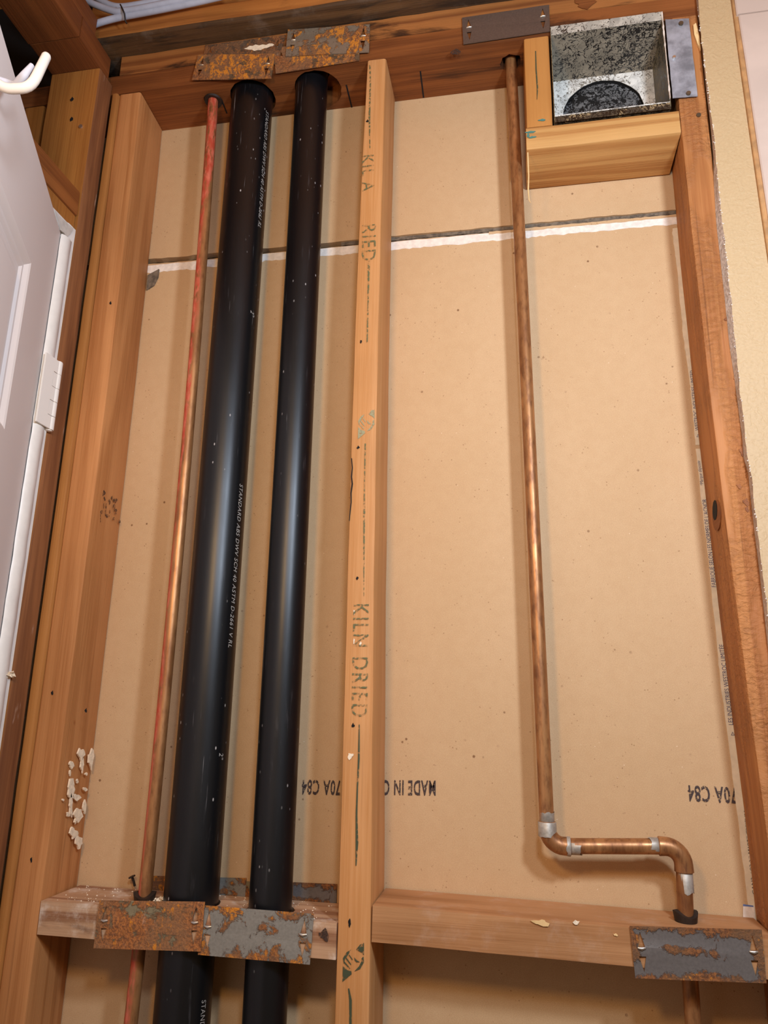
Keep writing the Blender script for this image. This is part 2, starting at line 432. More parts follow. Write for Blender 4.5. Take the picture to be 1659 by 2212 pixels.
def edge_fit(pts, Y, deg=2):
    w = [at(px, py, Y=Y) for px, py in pts]
    c = np.polyfit([p[2] for p in w], [p[0] for p in w], deg)
    zs = [p[2] for p in w]; lo, hi = min(zs), max(zs)
    def f(z):
        zc = min(max(z, lo), hi); d = np.polyval(np.polyder(c), zc)
        return float(np.polyval(c, zc) + (z - zc) * d * .3)
    return f

def text_flat(s, size=1., shear=0., spacing=1., bold=0.):
    cu = bpy.data.curves.new('t', 'FONT'); cu.body = s; cu.size = size; cu.shear = shear; cu.space_character = spacing
    cu.resolution_u = 3; cu.offset = bold
    o = bpy.data.objects.new('t', cu); COL.objects.link(o)
    bpy.context.view_layer.update()
    dg = bpy.context.evaluated_depsgraph_get(); ev = o.evaluated_get(dg); me = ev.to_mesh()
    V = np.array([tuple(v.co)[:2] for v in me.vertices]); F = [tuple(p.vertices) for p in me.polygons]
    ev.to_mesh_clear(); bpy.data.objects.remove(o, do_unlink=True); bpy.data.curves.remove(cu)
    return V, F
def text_on(s, f3, shear=0., spacing=1., bold=0.):
    """lettering scaled to the unit box, then placed by f3(u along the line, v up the letters)"""
    V, F = text_flat(s, 1., shear, spacing, bold)
    V[:, 0] -= V[:, 0].min(); V[:, 0] /= V[:, 0].max()
    V[:, 1] /= .72
    return [f3(u, v) for u, v in V], F

def blob(cx, cy, rx, ry, seed, n=14):
    rr = random.Random(seed); ph = rr.uniform(0, 6)
    return [(cx + rx * (1 + .32 * math.sin(2 * a + ph) + rr.uniform(-.25, .25)) * math.cos(a), cy + ry * (1 + .3 * math.cos(3 * a + ph) + rr.uniform(-.22, .22)) * math.sin(a)) for a in [2 * math.pi * k / n for k in range(n)]]

DW = .089           # depth of the stud bays
ZP = 2.3600         # underside of the top plates
XS = -.437          # room face of the left wall's framing

# ------------------------------------------------------------------ setting: back wall
wall = bpy.data.objects.new('wall_back', None); COL.objects.link(wall); wall.location = (0, DW, 0); LOC['wall_back'] = (0, DW, 0); struct(wall)
def ragged(x0, x1, z, amp, step, seed):
    rr = random.Random(seed); n = int((x1 - x0) / step)
    return [(x0 + (x1 - x0) * k / n, z + amp * (mnoise.noise(Vector((k * .23, seed, 0))) + .5 * rr.uniform(-1, 1))) for k in range(n + 1)]
xz = lambda x, z, h: (x, h, z)
up = ragged(-.62, .56, 2.0968, .0014, .012, 3)
obj('panel', *prism(up + [(.56, 2.46), (-.62, 2.46)], [], xz, DW, DW + .0127), MAT['paper'], wall)
lo = ragged(-.62, .56, 2.0870, .0009, .012, 5)
obj('panel', *prism([(-.62, 0), (.56, 0)] + lo[::-1], [], xz, DW, DW + .0127), MAT['paper'], wall)
# torn-paper strip of bare gypsum along the top of the lower board
a = ragged(-.395, .485, 2.0715, .0022, .006, 8); b = ragged(-.395, .485, 2.0858, .0007, .01, 9)
def tilt(p):
    return [(x, z - .0015 * (x < -.2)) for x, z in p]
obj('gypsum_strip', *prism(tilt(a) + tilt(b)[::-1], [], xz, DW - .0006, DW + .001), MAT['gypsum'], wall)
a = ragged(-.05, .49, 2.0898, .0022, .006, 18); b = ragged(-.05, .49, 2.0990, .0016, .008, 19)
obj('sealant_bead', *prism(a + b[::-1], [], lambda x, z, h: (x, h + .003 * mnoise.noise(Vector((x * 60, z * 90, 0))), z), DW + .003, DW + .012), MAT['foam'], wall)
a = ragged(.19, .485, 2.0835, .0012, .006, 28); b = ragged(.19, .485, 2.0880, .0012, .006, 29)
obj('torn_paper', *prism(a + b[::-1], [], xz, DW - .0012, DW + .001), MAT['paper'], wall)
obj('torn_paper', *prism([at(x, y, Y=DW)[[0, 2]] for x, y in ((321, 596), (345, 583), (343, 600), (338, 610), (334, 618), (318, 628))], [], xz, DW - .003, DW - .0006), MAT['foam'], wall)
# folded cream paper edge beside the right stud
sl = [(1452, 494), (1454, 520), (1460, 560), (1466, 620), (1473, 690), (1475, 720), (1480, 760), (1490, 830), (1492, 850), (1497, 905), (1502, 962), (1503, 970), (1515, 1080), (1530, 1210), (1549, 1400), (1556, 1470), (1575, 1620), (1597, 1800), (1612, 1925), (1622, 2010)]
spts = [at(x, y, Y=DW)[[0, 2]] for x, y in sl]
def strip_piece(pts, seed):
    rr = random.Random(seed)
    left = []
    for i in range(len(pts) - 1):
        for k in range(6):
            t = k / 6; left.append((pts[i][0] * (1 - t) + pts[i + 1][0] * t + rr.uniform(-.0007, .0005), pts[i][1] * (1 - t) + pts[i + 1][1] * t))
    left.append(tuple(pts[-1]))
    return left + [(left[-1][0] + .03, left[-1][1]), (left[0][0] + .03, left[0][1])]
obj('paper_edge', *prism(strip_piece(spts[:11], 2), [], xz, DW - .0010, DW), MAT['edge_paper'], wall)
obj('paper_edge', *prism(strip_piece(spts[11:], 3), [], xz, DW - .0010, DW), MAT['edge_paper'], wall)
pp = [at(x, y, Y=DW)[[0, 2]] for x, y in ((1604, 1953), (1628, 1956), (1631, 1990), (1604, 1985))]
obj('paper_scrap', *prism(pp, [], xz, DW - .0022, DW - .0010), MAT['gypsum'], wall)
pp = [at(x, y, Y=DW)[[0, 2]] for x, y in ((1604, 1952), (1626, 1955), (1626, 1958), (1604, 1956))]
obj('blue_line', *prism(pp, [], xz, DW - .0025, DW - .0022), plain('ink_blue', (96, 118, 170), .7), wall)

def up_text(s, p_bot, p_top, hgt, mat, shear=0.):
    b0 = at(p_bot[0] - 2, p_bot[1], Y=DW - .0012); b1 = at(p_top[0] - 2, p_top[1], Y=DW - .0012)
    d = b1 - b0; nrm = np.array([-d[2], 0, d[0]]); nrm /= np.linalg.norm(nrm)
    obj('lettering', *text_on(s, lambda u, v: tuple(b0 + d * u + nrm * hgt * v), shear), mat, wall)
up_text('WESTROC INDUSTRIES LIMITED', (1512, 930), (1500, 800), .0052, MAT['ink_navy'])
up_text('*Marque d\u00e9pos\u00e9e', (1522, 1048), (1514, 995), .0045, MAT['ink_navy'], .3)
up_text('FABRIQU\u00c9 SELON LES NORMES DE L\u2019ACNOR', (1549, 1268), (1528, 1078), .0056, MAT['ink_navy'])
up_text('LES INDUSTRIES WESTROC LIMIT\u00c9E', (1586, 1566), (1565, 1392), .0056, MAT['ink_navy'])
up_text('CAN2-A82.27-M1977 GYPSUM', (1635, 1932), (1616, 1752), .0040, MAT['ink_black'])
for (px, py) in ((1508, 942), (1583, 1586)):
    c = at(px, py, Y=DW - .0012); s = .0026
    V = []
    for k in range(3):
        t = math.radians(90 + 120 * k); V.append((c[0] + s * math.cos(t), c[1], c[2] + s * 1.1 * math.sin(t)))
    for k in range(3):
        t = math.radians(90 + 120 * k); V.append((c[0] + s * .62 * math.cos(t), c[1], c[2] + s * .66 * math.sin(t)))
    obj('triangle_mark', V, [(0, 1, 4, 3), (1, 2, 5, 4), (2, 0, 3, 5)], MAT['ink_navy'], wall)
# upside-down mill stamps on the board
def flip_text(s, pl, pr, hgt):
    a0 = at(*pr, Y=DW - .0008); a1 = at(*pl, Y=DW - .0008); d = a1 - a0
    V, F = text_on(s, lambda u, v: tuple(a0 + d * u + np.array([0, 0, -1.]) * hgt * v), spacing=1.12, bold=.022)
    obj('lettering', V, F, MAT['ink_black'], wall)
flip_text('70A C84', (653, 1685), (736, 1687), .0185)
flip_text('MADE IN C', (828, 1686), (941, 1687), .0185)
flip_text('70A C84', (1485, 1697), (1590, 1702), .0185)
obj('panel', *box(-1.2, .62, .118, .13, 0, 2.75), MAT['dark'], wall)  # added backing sheet, coloured near-black as the darkness behind seam and gaps

# ------------------------------------------------------------------ setting: right wall board, tiles, floor, subfloor above
GE = [(1504, 0), (1507, 27), (1516, 90), (1519, 130), (1526, 200), (1534, 266), (1541, 340), (1542, 400), (1547, 480), (1556, 560), (1566, 650), (1575, 740), (1588, 830), (1597, 900), (1604, 950), (1605, 985), (1616, 1020), (1622, 1080), (1630, 1150), (1640, 1230), (1659, 1400), (1700, 1800), (1740, 2212)]
CE = [(1508, 0), (1512, 60), (1520, 120), (1530, 200), (1541, 280), (1546, 340), (1552, 400), (1560, 470), (1570, 560), (1581, 660), (1590, 760), (1600, 860), (1606, 910), (1614, 980), (1624, 1030), (1630, 1090), (1638, 1160), (1648, 1240), (1668, 1400), (1708, 1800), (1748, 2212)]
back = [at(x, y, Y=-.0004) for x, y in GE]; front = [at(x, y, Y=-.0135) for x, y in CE]
def resample(P, zs):
    P = sorted([(p[2], p[0]) for p in P]); return [float(np.interp(z, [p[0] for p in P], [p[1] for p in P])) for z in zs]
zs = [0.0] + list(np.linspace(.95, 2.44, 150)); xb = resample(back, zs); xf = resample(front, zs)
rr = random.Random(4)
Vv = []; Ff = []; fm = []
for i, z in enumerate(zs):
    e = rr.uniform(-.0007, .0007) if 0 < i else 0
    Vv += [(xb[i], -.0004, z), (xf[i] + e, -.0135, z), (1.6, -.0135, z), (1.6, -.0004, z)]
for i in range(len(zs) - 1):
    for k in range(4):
        j = (k + 1) % 4
        Ff.append((i * 4 + k, i * 4 + j, i * 4 + 4 + j, i * 4 + 4 + k)); fm.append(1 if k == 0 else 0)
n = len(zs); Ff += [(0, 1, 2, 3), tuple((n - 1) * 4 + k for k in (3, 2, 1, 0))]; fm += [0, 0]
wr = obj('wall_right', Vv, Ff, None, base=(.6, 0, 0), mats=[MAT['cream'], MAT['cut_edge']], fmat=fm); struct(wr)
# crumbs of gypsum along the cut edge
cr = []
for k in range(230):
    z = rr.uniform(1.0, 2.36); x = float(np.interp(z, zs, xf)); s = rr.uniform(.0004, .0013)
    c = (x + rr.uniform(-.0012, .001), -.0138, z)
    cr.append(([(c[0] - s, c[1], c[2]), (c[0] + s, c[1], c[2] + s * .3), (c[0], c[1] - s, c[2]), (c[0], c[1], c[2] - s), (c[0] + s * .2, c[1], c[2] + s)], [(0, 3, 2), (3, 1, 2), (1, 4, 2), (4, 0, 2)]))
stuff(obj('gypsum_crumbs', *join(*cr), MAT['gypsum'], wr))
TL = [(1583, 0), (1588, 44), (1602, 130), (1618, 245), (1634, 355), (1656, 505), (1700, 800), (1800, 1500)]
tl = [at(x, y, Y=-.014) for x, y in TL]
zt = np.linspace(1.2, 2.44, 40); xt = resample(tl, zt)
def tile(z0, z1, dx, mat, y1, x1=1.6, r=.0015):
    S = []
    for z in np.linspace(z0, z1, 12):
        x = float(np.interp(z, zt, xt)) + dx
        S.append([(x, -.0135, z), (x, y1 + r, z), (x + r, y1, z), (x1, y1, z), (x1, -.0135, z)])
    return loft(S)
obj('tile_grout', *tile(0.02, 2.44, .002, None, -.0195), MAT['grout'], wr)
obj('tile', *tile(2.327, 2.44, 0., None, -.0225, 1.0), MAT['tile'], wr)
obj('tile', *tile(1.90, 2.3245, .0022, None, -.0225, 1.0), MAT['tile'], wr)
obj('tile', *tile(1.47, 1.8975, .0022, None, -.0225, 1.0), MAT['tile'], wr)
for z0 in (1.04, .61, .18): obj('tile', *tile(z0, z0 + .4275, .0022, None, -.0225, 1.0), MAT['tile'], wr)
obj('caulk_line', *tile(.02, 2.44, -.0035, None, -.0185, .56, .001), MAT['tile_edge'], wr)

fl = struct(obj('floor', *box(-1.2, 1.6, -2.4, .13, -.02, 0), MAT['floor']))
MAT['subfloor'] = wood('wood_subfloor', (190, 120, 56), (150, 88, 38), 'X', 21, 8, .5)
struct(obj('ceiling', *box(-1.2, 1.6, -1.1, .13, 2.75, 2.77), MAT['subfloor']))
struct(obj('wall_left', *box(-1.22, -1.2, -1.1, .13, 0, 2.75), MAT['dark']))  # far wall coloured near-black for the dark space beyond the door

# ------------------------------------------------------------------ framing of the back wall
xMl = edge_fit([(768, 697), (765.4, 700), (757, 1000), (747.8, 1300), (740, 1560), (733, 1850), (722, 2212), (783, 300), (793, 150)], 0, 3)
xMr = edge_fit([(835, 140), (829, 250), (824, 400), (819, 697), (810, 1275), (802, 1952)], 0, 2)
xAl = edge_fit([(260, 199), (232, 400), (223, 500), (158, 1000), (73, 1600), (0, 2127)], 0, 2)
xAr = edge_fit([(304, 194), (283, 400), (211, 1000), (137, 1600), (87, 1944)], 0, 2)
xAr2 = edge_fit([(352, 281), (340.6, 400), (275, 1000), (206, 1600), (170, 1904)], DW, 2)
xCl = edge_fit([(1450, 40), (1470.6, 296), (1485.6, 400), (1541, 900), (1599, 1400), (1657, 1800)], 0, 2)

xCl2 = edge_fit([(1453, 400), (1504, 900), (1561, 1400), (1613, 1800), (1467, 539)], DW, 2)

def stud_mesh(fl_, fr_, z0, z1, fr2=None, r=.003, rough=.0006, yb=DW - .0008, fl2=None):
    S = []; n = int((z1 - z0) / .045) + 2
    for k in range(n):
        z = z0 + (z1 - z0) * k / (n - 1)
        a0, a1 = fl_(z), fr_(z); dx = (fr2(z) - a1) if fr2 else 0
        ring = []
        for x, y in rrect(a0, a1, 0, yb, r):
            x += dx * (y / yb) * (1 if x > (a0 + a1) / 2 else 0)
            if fl2 and x < (a0 + a1) / 2: x += (fl2(z) - a0) * y / yb
            ring.append(jit((x, y, z), rough))
        S.append(ring)
    return loft(S)
FRG = 'framing lumber'
sA = tag(obj('wall_stud', *stud_mesh(xAl, xAr, .04, ZP - .0005, xAr2), MAT['stud_left'], smooth=40), 'reddish brown left wall stud with white plaster smears near its foot, beside the red pipe', 'stud')
sM = tag(obj('wall_stud', *stud_mesh(xMl, xMr, .04, ZP - .0005, r=.0035), MAT['stud_mid'], smooth=40), 'middle orange wall stud stamped KILN DRIED in green', 'stud')
sC = tag(obj('wall_stud', *stud_mesh(xCl, lambda z: xCl(z) + .0375, .04, ZP - .0005, fl2=xCl2), MAT['stud_right'], smooth=40), 'right wall stud with chewed rough edge against the cream wallboard', 'stud')

# nail holes / knot marks on the studs: small recessed-looking plugs
def spot(parent, name, px, py, Y=None, X=None, w=.003, h=.003, mat=None, seed=0):
    c = at(px, py, Y=Y, X=X)
    if Y is not None: obj(name, *prism(blob(c[0], c[2], w, h, seed), [], xz, Y - .0002, Y - .0009), mat, parent)
    else: obj(name, *prism(blob(c[1], c[2], w, h, seed), [], lambda y, z, hh: (hh, y, z), X, X + .0009), mat, parent)
for i, (px, py) in enumerate(((780, 738), (774, 967), (772, 1249), (763, 1567), (794, 262), (755, 1993))):
    spot(sM, 'nail_hole', px, py, Y=0, w=.0016, h=.0022 if i < 5 else .004, mat=MAT['black'], seed=i)
for i, (px, py) in enumerate(((113, 1497), (68, 1857), (239, 655), (186, 1535))):
    spot(sA, 'nail_hole', px, py, Y=0, w=.0014, h=.0026, mat=MAT['black'], seed=i + 9)
for i, (px, py, w, h, m) in enumerate(((757, 1633, .004, .0035, 'plaster'), (776, 1464, .0014, .002, 'plaster'), (765, 1385, .001, .003, 'plaster'), (779, 1390, .0016, .003, 'plaster'), (765, 1322, .001, .003, 'plaster'))):
    spot(sM, 'plaster_fleck', px, py, Y=0, w=w, h=h, mat=MAT[m], seed=i + 20)
# check crack down the left arris of the middle stud
pts = [(756, 990), (757.5, 1010), (755.5, 1030), (757, 1045), (754.5, 1065), (755, 1085), (752.5, 1110), (751.5, 1125)]
L = [at(x + 2.6, y, Y=-.0006)[[0, 2]] for x, y in pts]; Rr_ = [at(x + 5.4 - 1.6 * abs(i - 3) / 4, y, Y=-.0006)[[0, 2]] for i, (x, y) in enumerate(pts)]
obj('check_crack', *prism([tuple(p) for p in L] + [tuple(p) for p in Rr_[::-1]], [], xz, -.0011, -.0003), MAT['black'], sM)
# green stamp: words, centre line, leaf badge
def down_text(s, p0, p1, xl, xr, mat, parent):
    a = at(*p0, Y=-.0012); b = at(*p1, Y=-.0012)
    hx = at(xr, p0[1], Y=-.0012)[0] - at(xl, p0[1], Y=-.0012)[0]
    V, F = text_on(s, lambda u, v: (a[0] + (b[0] - a[0]) * u + hx * (v - .5), -.0011, a[2] + (b[2] - a[2]) * u), spacing=1.15)
    obj('stamp_lettering', V, F, mat, parent)
down_text('KILN DRIED', (781, 1305), (777, 1548), 763, 798, MAT['ink_green'], sM)
down_text('KIL A', (795, 335), (796, 412), 783, 810, MAT['ink_green'], sM)
down_text('RIED', (798, 485), (797, 562), 783, 814, MAT['ink_green'], sM)
def inkline(parent, pts, w, mat):
    L = [at(x - ww / 2, y, Y=-.0009)[[0, 2]] for (x, y), ww in zip(pts, w)]; Q = [at(x + ww / 2, y, Y=-.0009)[[0, 2]] for (x, y), ww in zip(pts, w)]
    n = len(pts); V = [(p[0], -.0010, p[1]) for p in L] + [(p[0], -.0010, p[1]) for p in Q]
    obj('stamp_line', V, [(i, i + 1, n + i + 1, n + i) for i in range(n - 1)], mat, parent)
inkline(sM, [(799, 140), (800, 180), (798, 250), (799, 320)], [3, 3, 4, 2], MAT['ink_green'])
inkline(sM, [(797, 562), (796, 600), (795, 660), (793, 740)], [5, 4, 3, 3], MAT['ink_green'])
inkline(sM, [(789, 958), (787, 1060), (787, 1100), (786, 1200), (786, 1288)], [3, 2, 4, 3, 1], MAT['ink_green'])
inkline(sM, [(776, 1565), (775, 1640), (772, 1700), (770, 1760), (771, 1820), (769, 1870)], [2, 4, 3, 4, 6, 2], MAT['ink_leaf'])
inkline(sM, [(753, 2135), (757, 2160), (757, 2230)], [3, 6, 5], MAT['ink_leaf'])
def badge(parent, cx, cy, s, mat):
    Q = lambda pts: [tuple(at(cx + x * s, cy + y * s, Y=-.0009)[[0, 2]]) for x, y in pts]
    polys = [[(-22, 46), (-21, 14), (-12, 22), (-4, 24), (-3, 30)], [(6, -20), (14, -30), (22, -34), (22, -8), (16, -14)], [(-21, -2), (-14, -14), (-4, -20), (-10, -10), (-17, 0), (-19, 10)], [(21, -6), (22, 6), (14, 20), (2, 25), (12, 14), (17, 4), (17, -2)],
             [(-14, -4), (-4, 10), (-5, 12), (-15, -1)], [(-18, 4), (-6, 18), (-7, 20), (-19, 7)], [(-8, -10), (-1, 0), (-2, 2), (-9, -8)], [(2, -4), (8, 2), (14, 6), (6, 6), (3, 2)]]
    V, F = [], []
    for p in polys:
        q = Q(p); n = len(V); V += [(x, -.0011, z) for x, z in q]
        for t in tessellate_polygon([[Vector((x, z, 0)) for x, z in q]]): F.append(tuple(n + i for i in t))
    obj('stamp_badge', V, F, mat, parent)
badge(sM, 763, 2072, 1.06, MAT['ink_leaf'])
badge(sM, 791, 911, .82, MAT['ink_leaf_pale'])
# worn dot stamp on the inner face of the left stud
stamp = [(209, 1057, 5, 7), (205, 1072, 2, 6), (212, 1078, 2, 6), (208, 1089, 4, 2), (205, 1101, 3, 6), (223, 1064, 4, 7), (226, 1078, 2, 5), (237, 1084, 2, 5), (242, 1075, 2, 6), (249, 1081, 4, 5), (247, 1094, 2, 8), (250, 1103, 3, 4), (250, 1110, 4, 2), (219, 1107, 3, 5), (224, 1092, 1.2, 6), (229, 1095, 1.2, 8), (228, 1108, 1.2, 6), (232, 1114, 4, 4), (237, 1104, 1.2, 6), (246, 1121, 3, 4), (217, 1120, 1, 10), (258, 1127, 2, 6)]
V, F = [], []
for i, (px, py, w, h) in enumerate(stamp):
    xs_ = xAr(1.64) + (xAr2(1.64) - xAr(1.64)) * .5 + .0014
    q = [at(px + x, py + y, X=xs_) for x, y in blob(0, 0, w, h, i + 50, 9)]
    n = len(V); V += [tuple(p) for p in q]; F.append(tuple(range(n, n + 9)))
obj('stamp_lettering', V, F, MAT['ink_stamp'], sA)
# plaster smears on the left stud
sm = [(176, 1628, 6, 12), (197, 1640, 5, 20), (155, 1652, 4, 8), (178, 1652, 3, 14), (155, 1705, 8, 22), (166, 1722, 7, 7), (154, 1745, 4, 22), (170, 1760, 8, 14), (183, 1744, 3, 14), (160, 1800, 8, 11), (171, 1818, 6, 14), (185, 1705, 4, 4), (187, 1672, 2, 3), (168, 1688, 2, 4), (163, 1774, 2, 5), (147, 1760, 1.5, 5), (152, 1670, 1, 6), (137, 1728, 1.5, 2.5)]
parts = []
for i, (px, py, w, h) in enumerate(sm):
    q = [at(px + x, py + y, X=xAr(1.35) + .001) for x, y in blob(0, 0, w, h, i + 80, 16)]
    ring = [(p[1], p[2]) for p in q]
    parts.append(prism(ring, [], lambda y, z, hh: (hh, y, z), xAr(1.35) - .001, xAr(1.35) + .0012))
obj('plaster_smear', *join(*parts), MAT['plaster'], sA)
kd = [at(px, py, X=(xCl(1.614) + xCl2(1.614)) / 2 - .0008) for px, py in [(1549 + 9 * math.cos(t), 1113 + 34 * math.sin(t)) for t in np.linspace(0, 2 * math.pi, 15)[:-1]]]
obj('knot', *prism([(p[1], p[2]) for p in kd], [], lambda y, z, h: (h, y, z), (xCl(1.614) + xCl2(1.614)) / 2 + .002, (xCl(1.614) + xCl2(1.614)) / 2 - .0016), MAT['header'], sC)
kd2 = [at(px, py, X=(xCl(1.614) + xCl2(1.614)) / 2 - .0008) for px, py in [(1546 + 5 * math.cos(t), 1102 + 22 * math.sin(t)) for t in np.linspace(0, 2 * math.pi, 12)[:-1]]]
obj('knot_hole', *prism([(p[1], p[2]) for p in kd2], [], lambda y, z, h: (h, y, z), (xCl(1.614) + xCl2(1.614)) / 2 + .001, (xCl(1.614) + xCl2(1.614)) / 2 - .0021), MAT['black'], sC)
nl = at(1509, 249, Y=0)
obj('nail_head', *prism(circle(nl[0], nl[2], .0032, 14), [], xz, -.0014, .001), MAT['nail'], sC)
for i, (px, py, w, h) in enumerate(((1621, 1085, .006, .004), (1612, 975, .004, .006), (1600, 820, .005, .003), (1580, 690, .004, .003), (1623, 1100, .004, .003), (1606, 1050, .005, .003))):
    spot(sC, 'gouge', px - 10, py, Y=0, w=w * .6, h=h, mat=MAT['header'], seed=i + 33)
sp = [at(x, y, Y=-.002)[[0, 2]] for x, y in ((1497, 56), (1503, 52), (1510, 80), (1513, 110), (1506, 96), (1499, 76))]
obj('splinter', *prism([tuple(p) for p in sp], [], xz, -.004, -.0005), MAT['pine_raw'], sC)

# top plates with drilled holes (two boards)
AX1, AY1, AR1 = -.2035, .0440, .0345
AX2, AY2, AR2 = -.0980, .0400, .0266
BX1, BX2 = -.1985, -.0918                       # where the drains stand at the lower block
def pz(x): return ZP - .0042 * x * .7
def plate_mesh(x0, x1, z0, z1, holes, seed, y0=0.):
    e0 = ragged(x0, x1, y0, .0012, .03, seed); e1 = [(x1, DW - .0008), (x0, DW - .0008)]
    return prism(e0 + e1, holes, lambda x, y, h: jit((x, y, h - .0042 * x * .7), .0004, 20), z0, z1)
hol = [circle(AX1 + .001, AY1, AR1 + .0040, 30, .0008, 1), circle(AX2 + .0105, AY2 + .004, AR2 + .0125, 30, .001, 2), circle(-.2748, .036, .0125, 18, .0006, 3), circle(.2310, .040, .0160, 18, .002, 4)]
pl = tag(obj('top_plate', *plate_mesh(-1.0, .512, ZP, ZP + .0385, hol, 11), MAT['plate_low']), 'lower top plate drilled for the pipes, dark stained front edge', 'plate')
pu = tag(obj('top_plate', *plate_mesh(-.4296, .512, ZP + .039, ZP + .0775, [circle(h[0], h[1], h[2], 24) for h in ((AX1, AY1, AR1 + .003), (AX2, AY2, AR2 + .003), (-.2748, .036, .012), (.231, .040, .014))], 12, -.0008), MAT['plate']), 'upper top plate with dark smoky streaks, under the dirty ceiling board', 'plate')
# saw kerfs on the underside of the lower plate
for i, (p0, p1) in enumerate((((748, 184), (760, 233)), ((908, 154), (915, 211)), ((478, 215), (490, 246)))):
    a = at(*p0, Z=ZP - .0006); b = at(*p1, Z=ZP - .0006); w = .0012
    obj('saw_kerf', *prism([(a[0] - w, a[1]), (a[0] + w, a[1]), (b[0] + w, b[1]), (b[0] - w, b[1])], [], lambda x, y, h: (x, y, h - .0042 * x * .7), ZP + .002, ZP - .0005), MAT['black'], pl)
spot(pu, 'dark_knot', 1262, 4, Y=-.0016, w=.016, h=.012, mat=MAT['plate_low'], seed=5)
spot(pl, 'dark_knot', 985, 113, Y=-.0016, w=.006, h=.006, mat=MAT['ink_stamp'], seed=16)
sp2 = [at(x, y, Y=.03)[[0, 2]] for x, y in ((1115, 88), (1124, 90), (1130, 96), (1126, 110), (1120, 104), (1117, 112))]
obj('torn_fibre', *prism([tuple(p) for p in sp2], [], xz, .028, .034), MAT['pine_raw'], pl)

# dirty ceiling board lying on the plates, board behind it
def bprof(x):
    w = .004 * mnoise.noise(Vector((x * 5, 1, 0)))
    return (-.036 + w, .06, ZP + .0795 - .003 * x + .003 * mnoise.noise(Vector((x * 9, 4, 0))), ZP + .120 - .003 * x)
bv, bf = timber('X', -.4715, .512, bprof, .03, .0016, .005)
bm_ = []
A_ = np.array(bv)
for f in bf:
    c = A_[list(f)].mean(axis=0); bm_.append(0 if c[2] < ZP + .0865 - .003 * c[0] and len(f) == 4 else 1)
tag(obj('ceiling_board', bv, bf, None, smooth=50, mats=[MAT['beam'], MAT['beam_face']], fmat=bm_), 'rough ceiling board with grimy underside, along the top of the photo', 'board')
tag(obj('rim_joist', *timber('X', -.50, .512, lambda x: (-.002, .038, ZP + .121, ZP + .35), .08, .0008), MAT['beam_face'], smooth=40), 'orange rim joist behind the white cables at the top left', 'joist')

# blocks between studs
zL = 1.1169
def blk(x0, x1, top, slope, holes, seed, x0s=0.):
    e0 = ragged(x0, x1, 0, .0006, .02, seed)
    return prism([(p[0], p[1]) for p in e0] + [(x1, DW - .003), (x0, DW - .003)], holes, lambda x, y, h: jit((x, y, h + slope * (x - x0s)), .0005, 24), top - .038, top)
HB = .0020
hl = [circle(BX1, .0395, AR1 + .0026, 44, .0004, 6), circle(BX2, .0350, AR2 + .0040, 40, .0008, 7), circle(-.2590, .0345, .0115, 16, .0006, 8)]
bL = tag(obj('fire_block', *blk(xAr(1.1) + .001, xMl(1.1) - .0006, zL, -.0006, hl, 31, -.2), MAT['block_left']), 'dusty whitened block between the left and middle studs, pierced by the black pipes', 'block')
bR = tag(obj('fire_block', *blk(xMr(1.12) + .0012, xCl(1.12) - .001, 1.1364, -.0133, [circle(.3985, .045, .0112, 16, .0006, 9)], 32, .2), MAT['block_right']), 'tan block between the middle and right studs, pierced by the bare copper pipe', 'block')
for i, (px, py, w, h) in enumerate(((1168, 1993, .009, .0030), (1245, 1992, .004, .002), (1330, 2019, .002, .0012))):
    spot(bR, 'torn_fibre', px, py, Y=-.0006, w=w, h=h, mat=MAT['pine_raw'] if i != 1 else MAT['plaster'], seed=i + 61)
spot(bL, 'dark_stain', 700, 2020, Y=-.0006, w=.005, h=.006, mat=MAT['ink_stamp'], seed=64)
# plaster crumbs on the left block
cr = []
for k in range(150):
    x = R.uniform(-.375, -.02); y = R.uniform(.006, .085)
    if (x - BX1) ** 2 + (y - .0375) ** 2 < .039 ** 2 or (x - BX2) ** 2 + (y - .0345) ** 2 < .031 ** 2 or (x + .259) ** 2 + (y - .0345) ** 2 < .014 ** 2: continue
    s = R.uniform(.0004, .0015); z = zL + .0002
    cr.append(([(x - s, y, z), (x, y - s, z), (x + s, y, z), (x, y + s, z), (x, y, z + s)], [(0, 1, 4), (1, 2, 4), (2, 3, 4), (3, 0, 4)]))
for k in range(40):
    x = BX1 - .038 + R.gauss(0, .005); y = .03 + R.gauss(0, .008); s = R.uniform(.001, .0032); z = zL + .0003 + abs(R.gauss(0, .002))
    cr.append(([(x - s, y, z), (x, y - s, z), (x + s, y, z), (x, y + s, z), (x + s * .3, y, z + s)], [(0, 1, 4), (1, 2, 4), (2, 3, 4), (3, 0, 4)]))
stuff(obj('plaster_crumbs', *join(*cr), MAT['plaster'], bL))

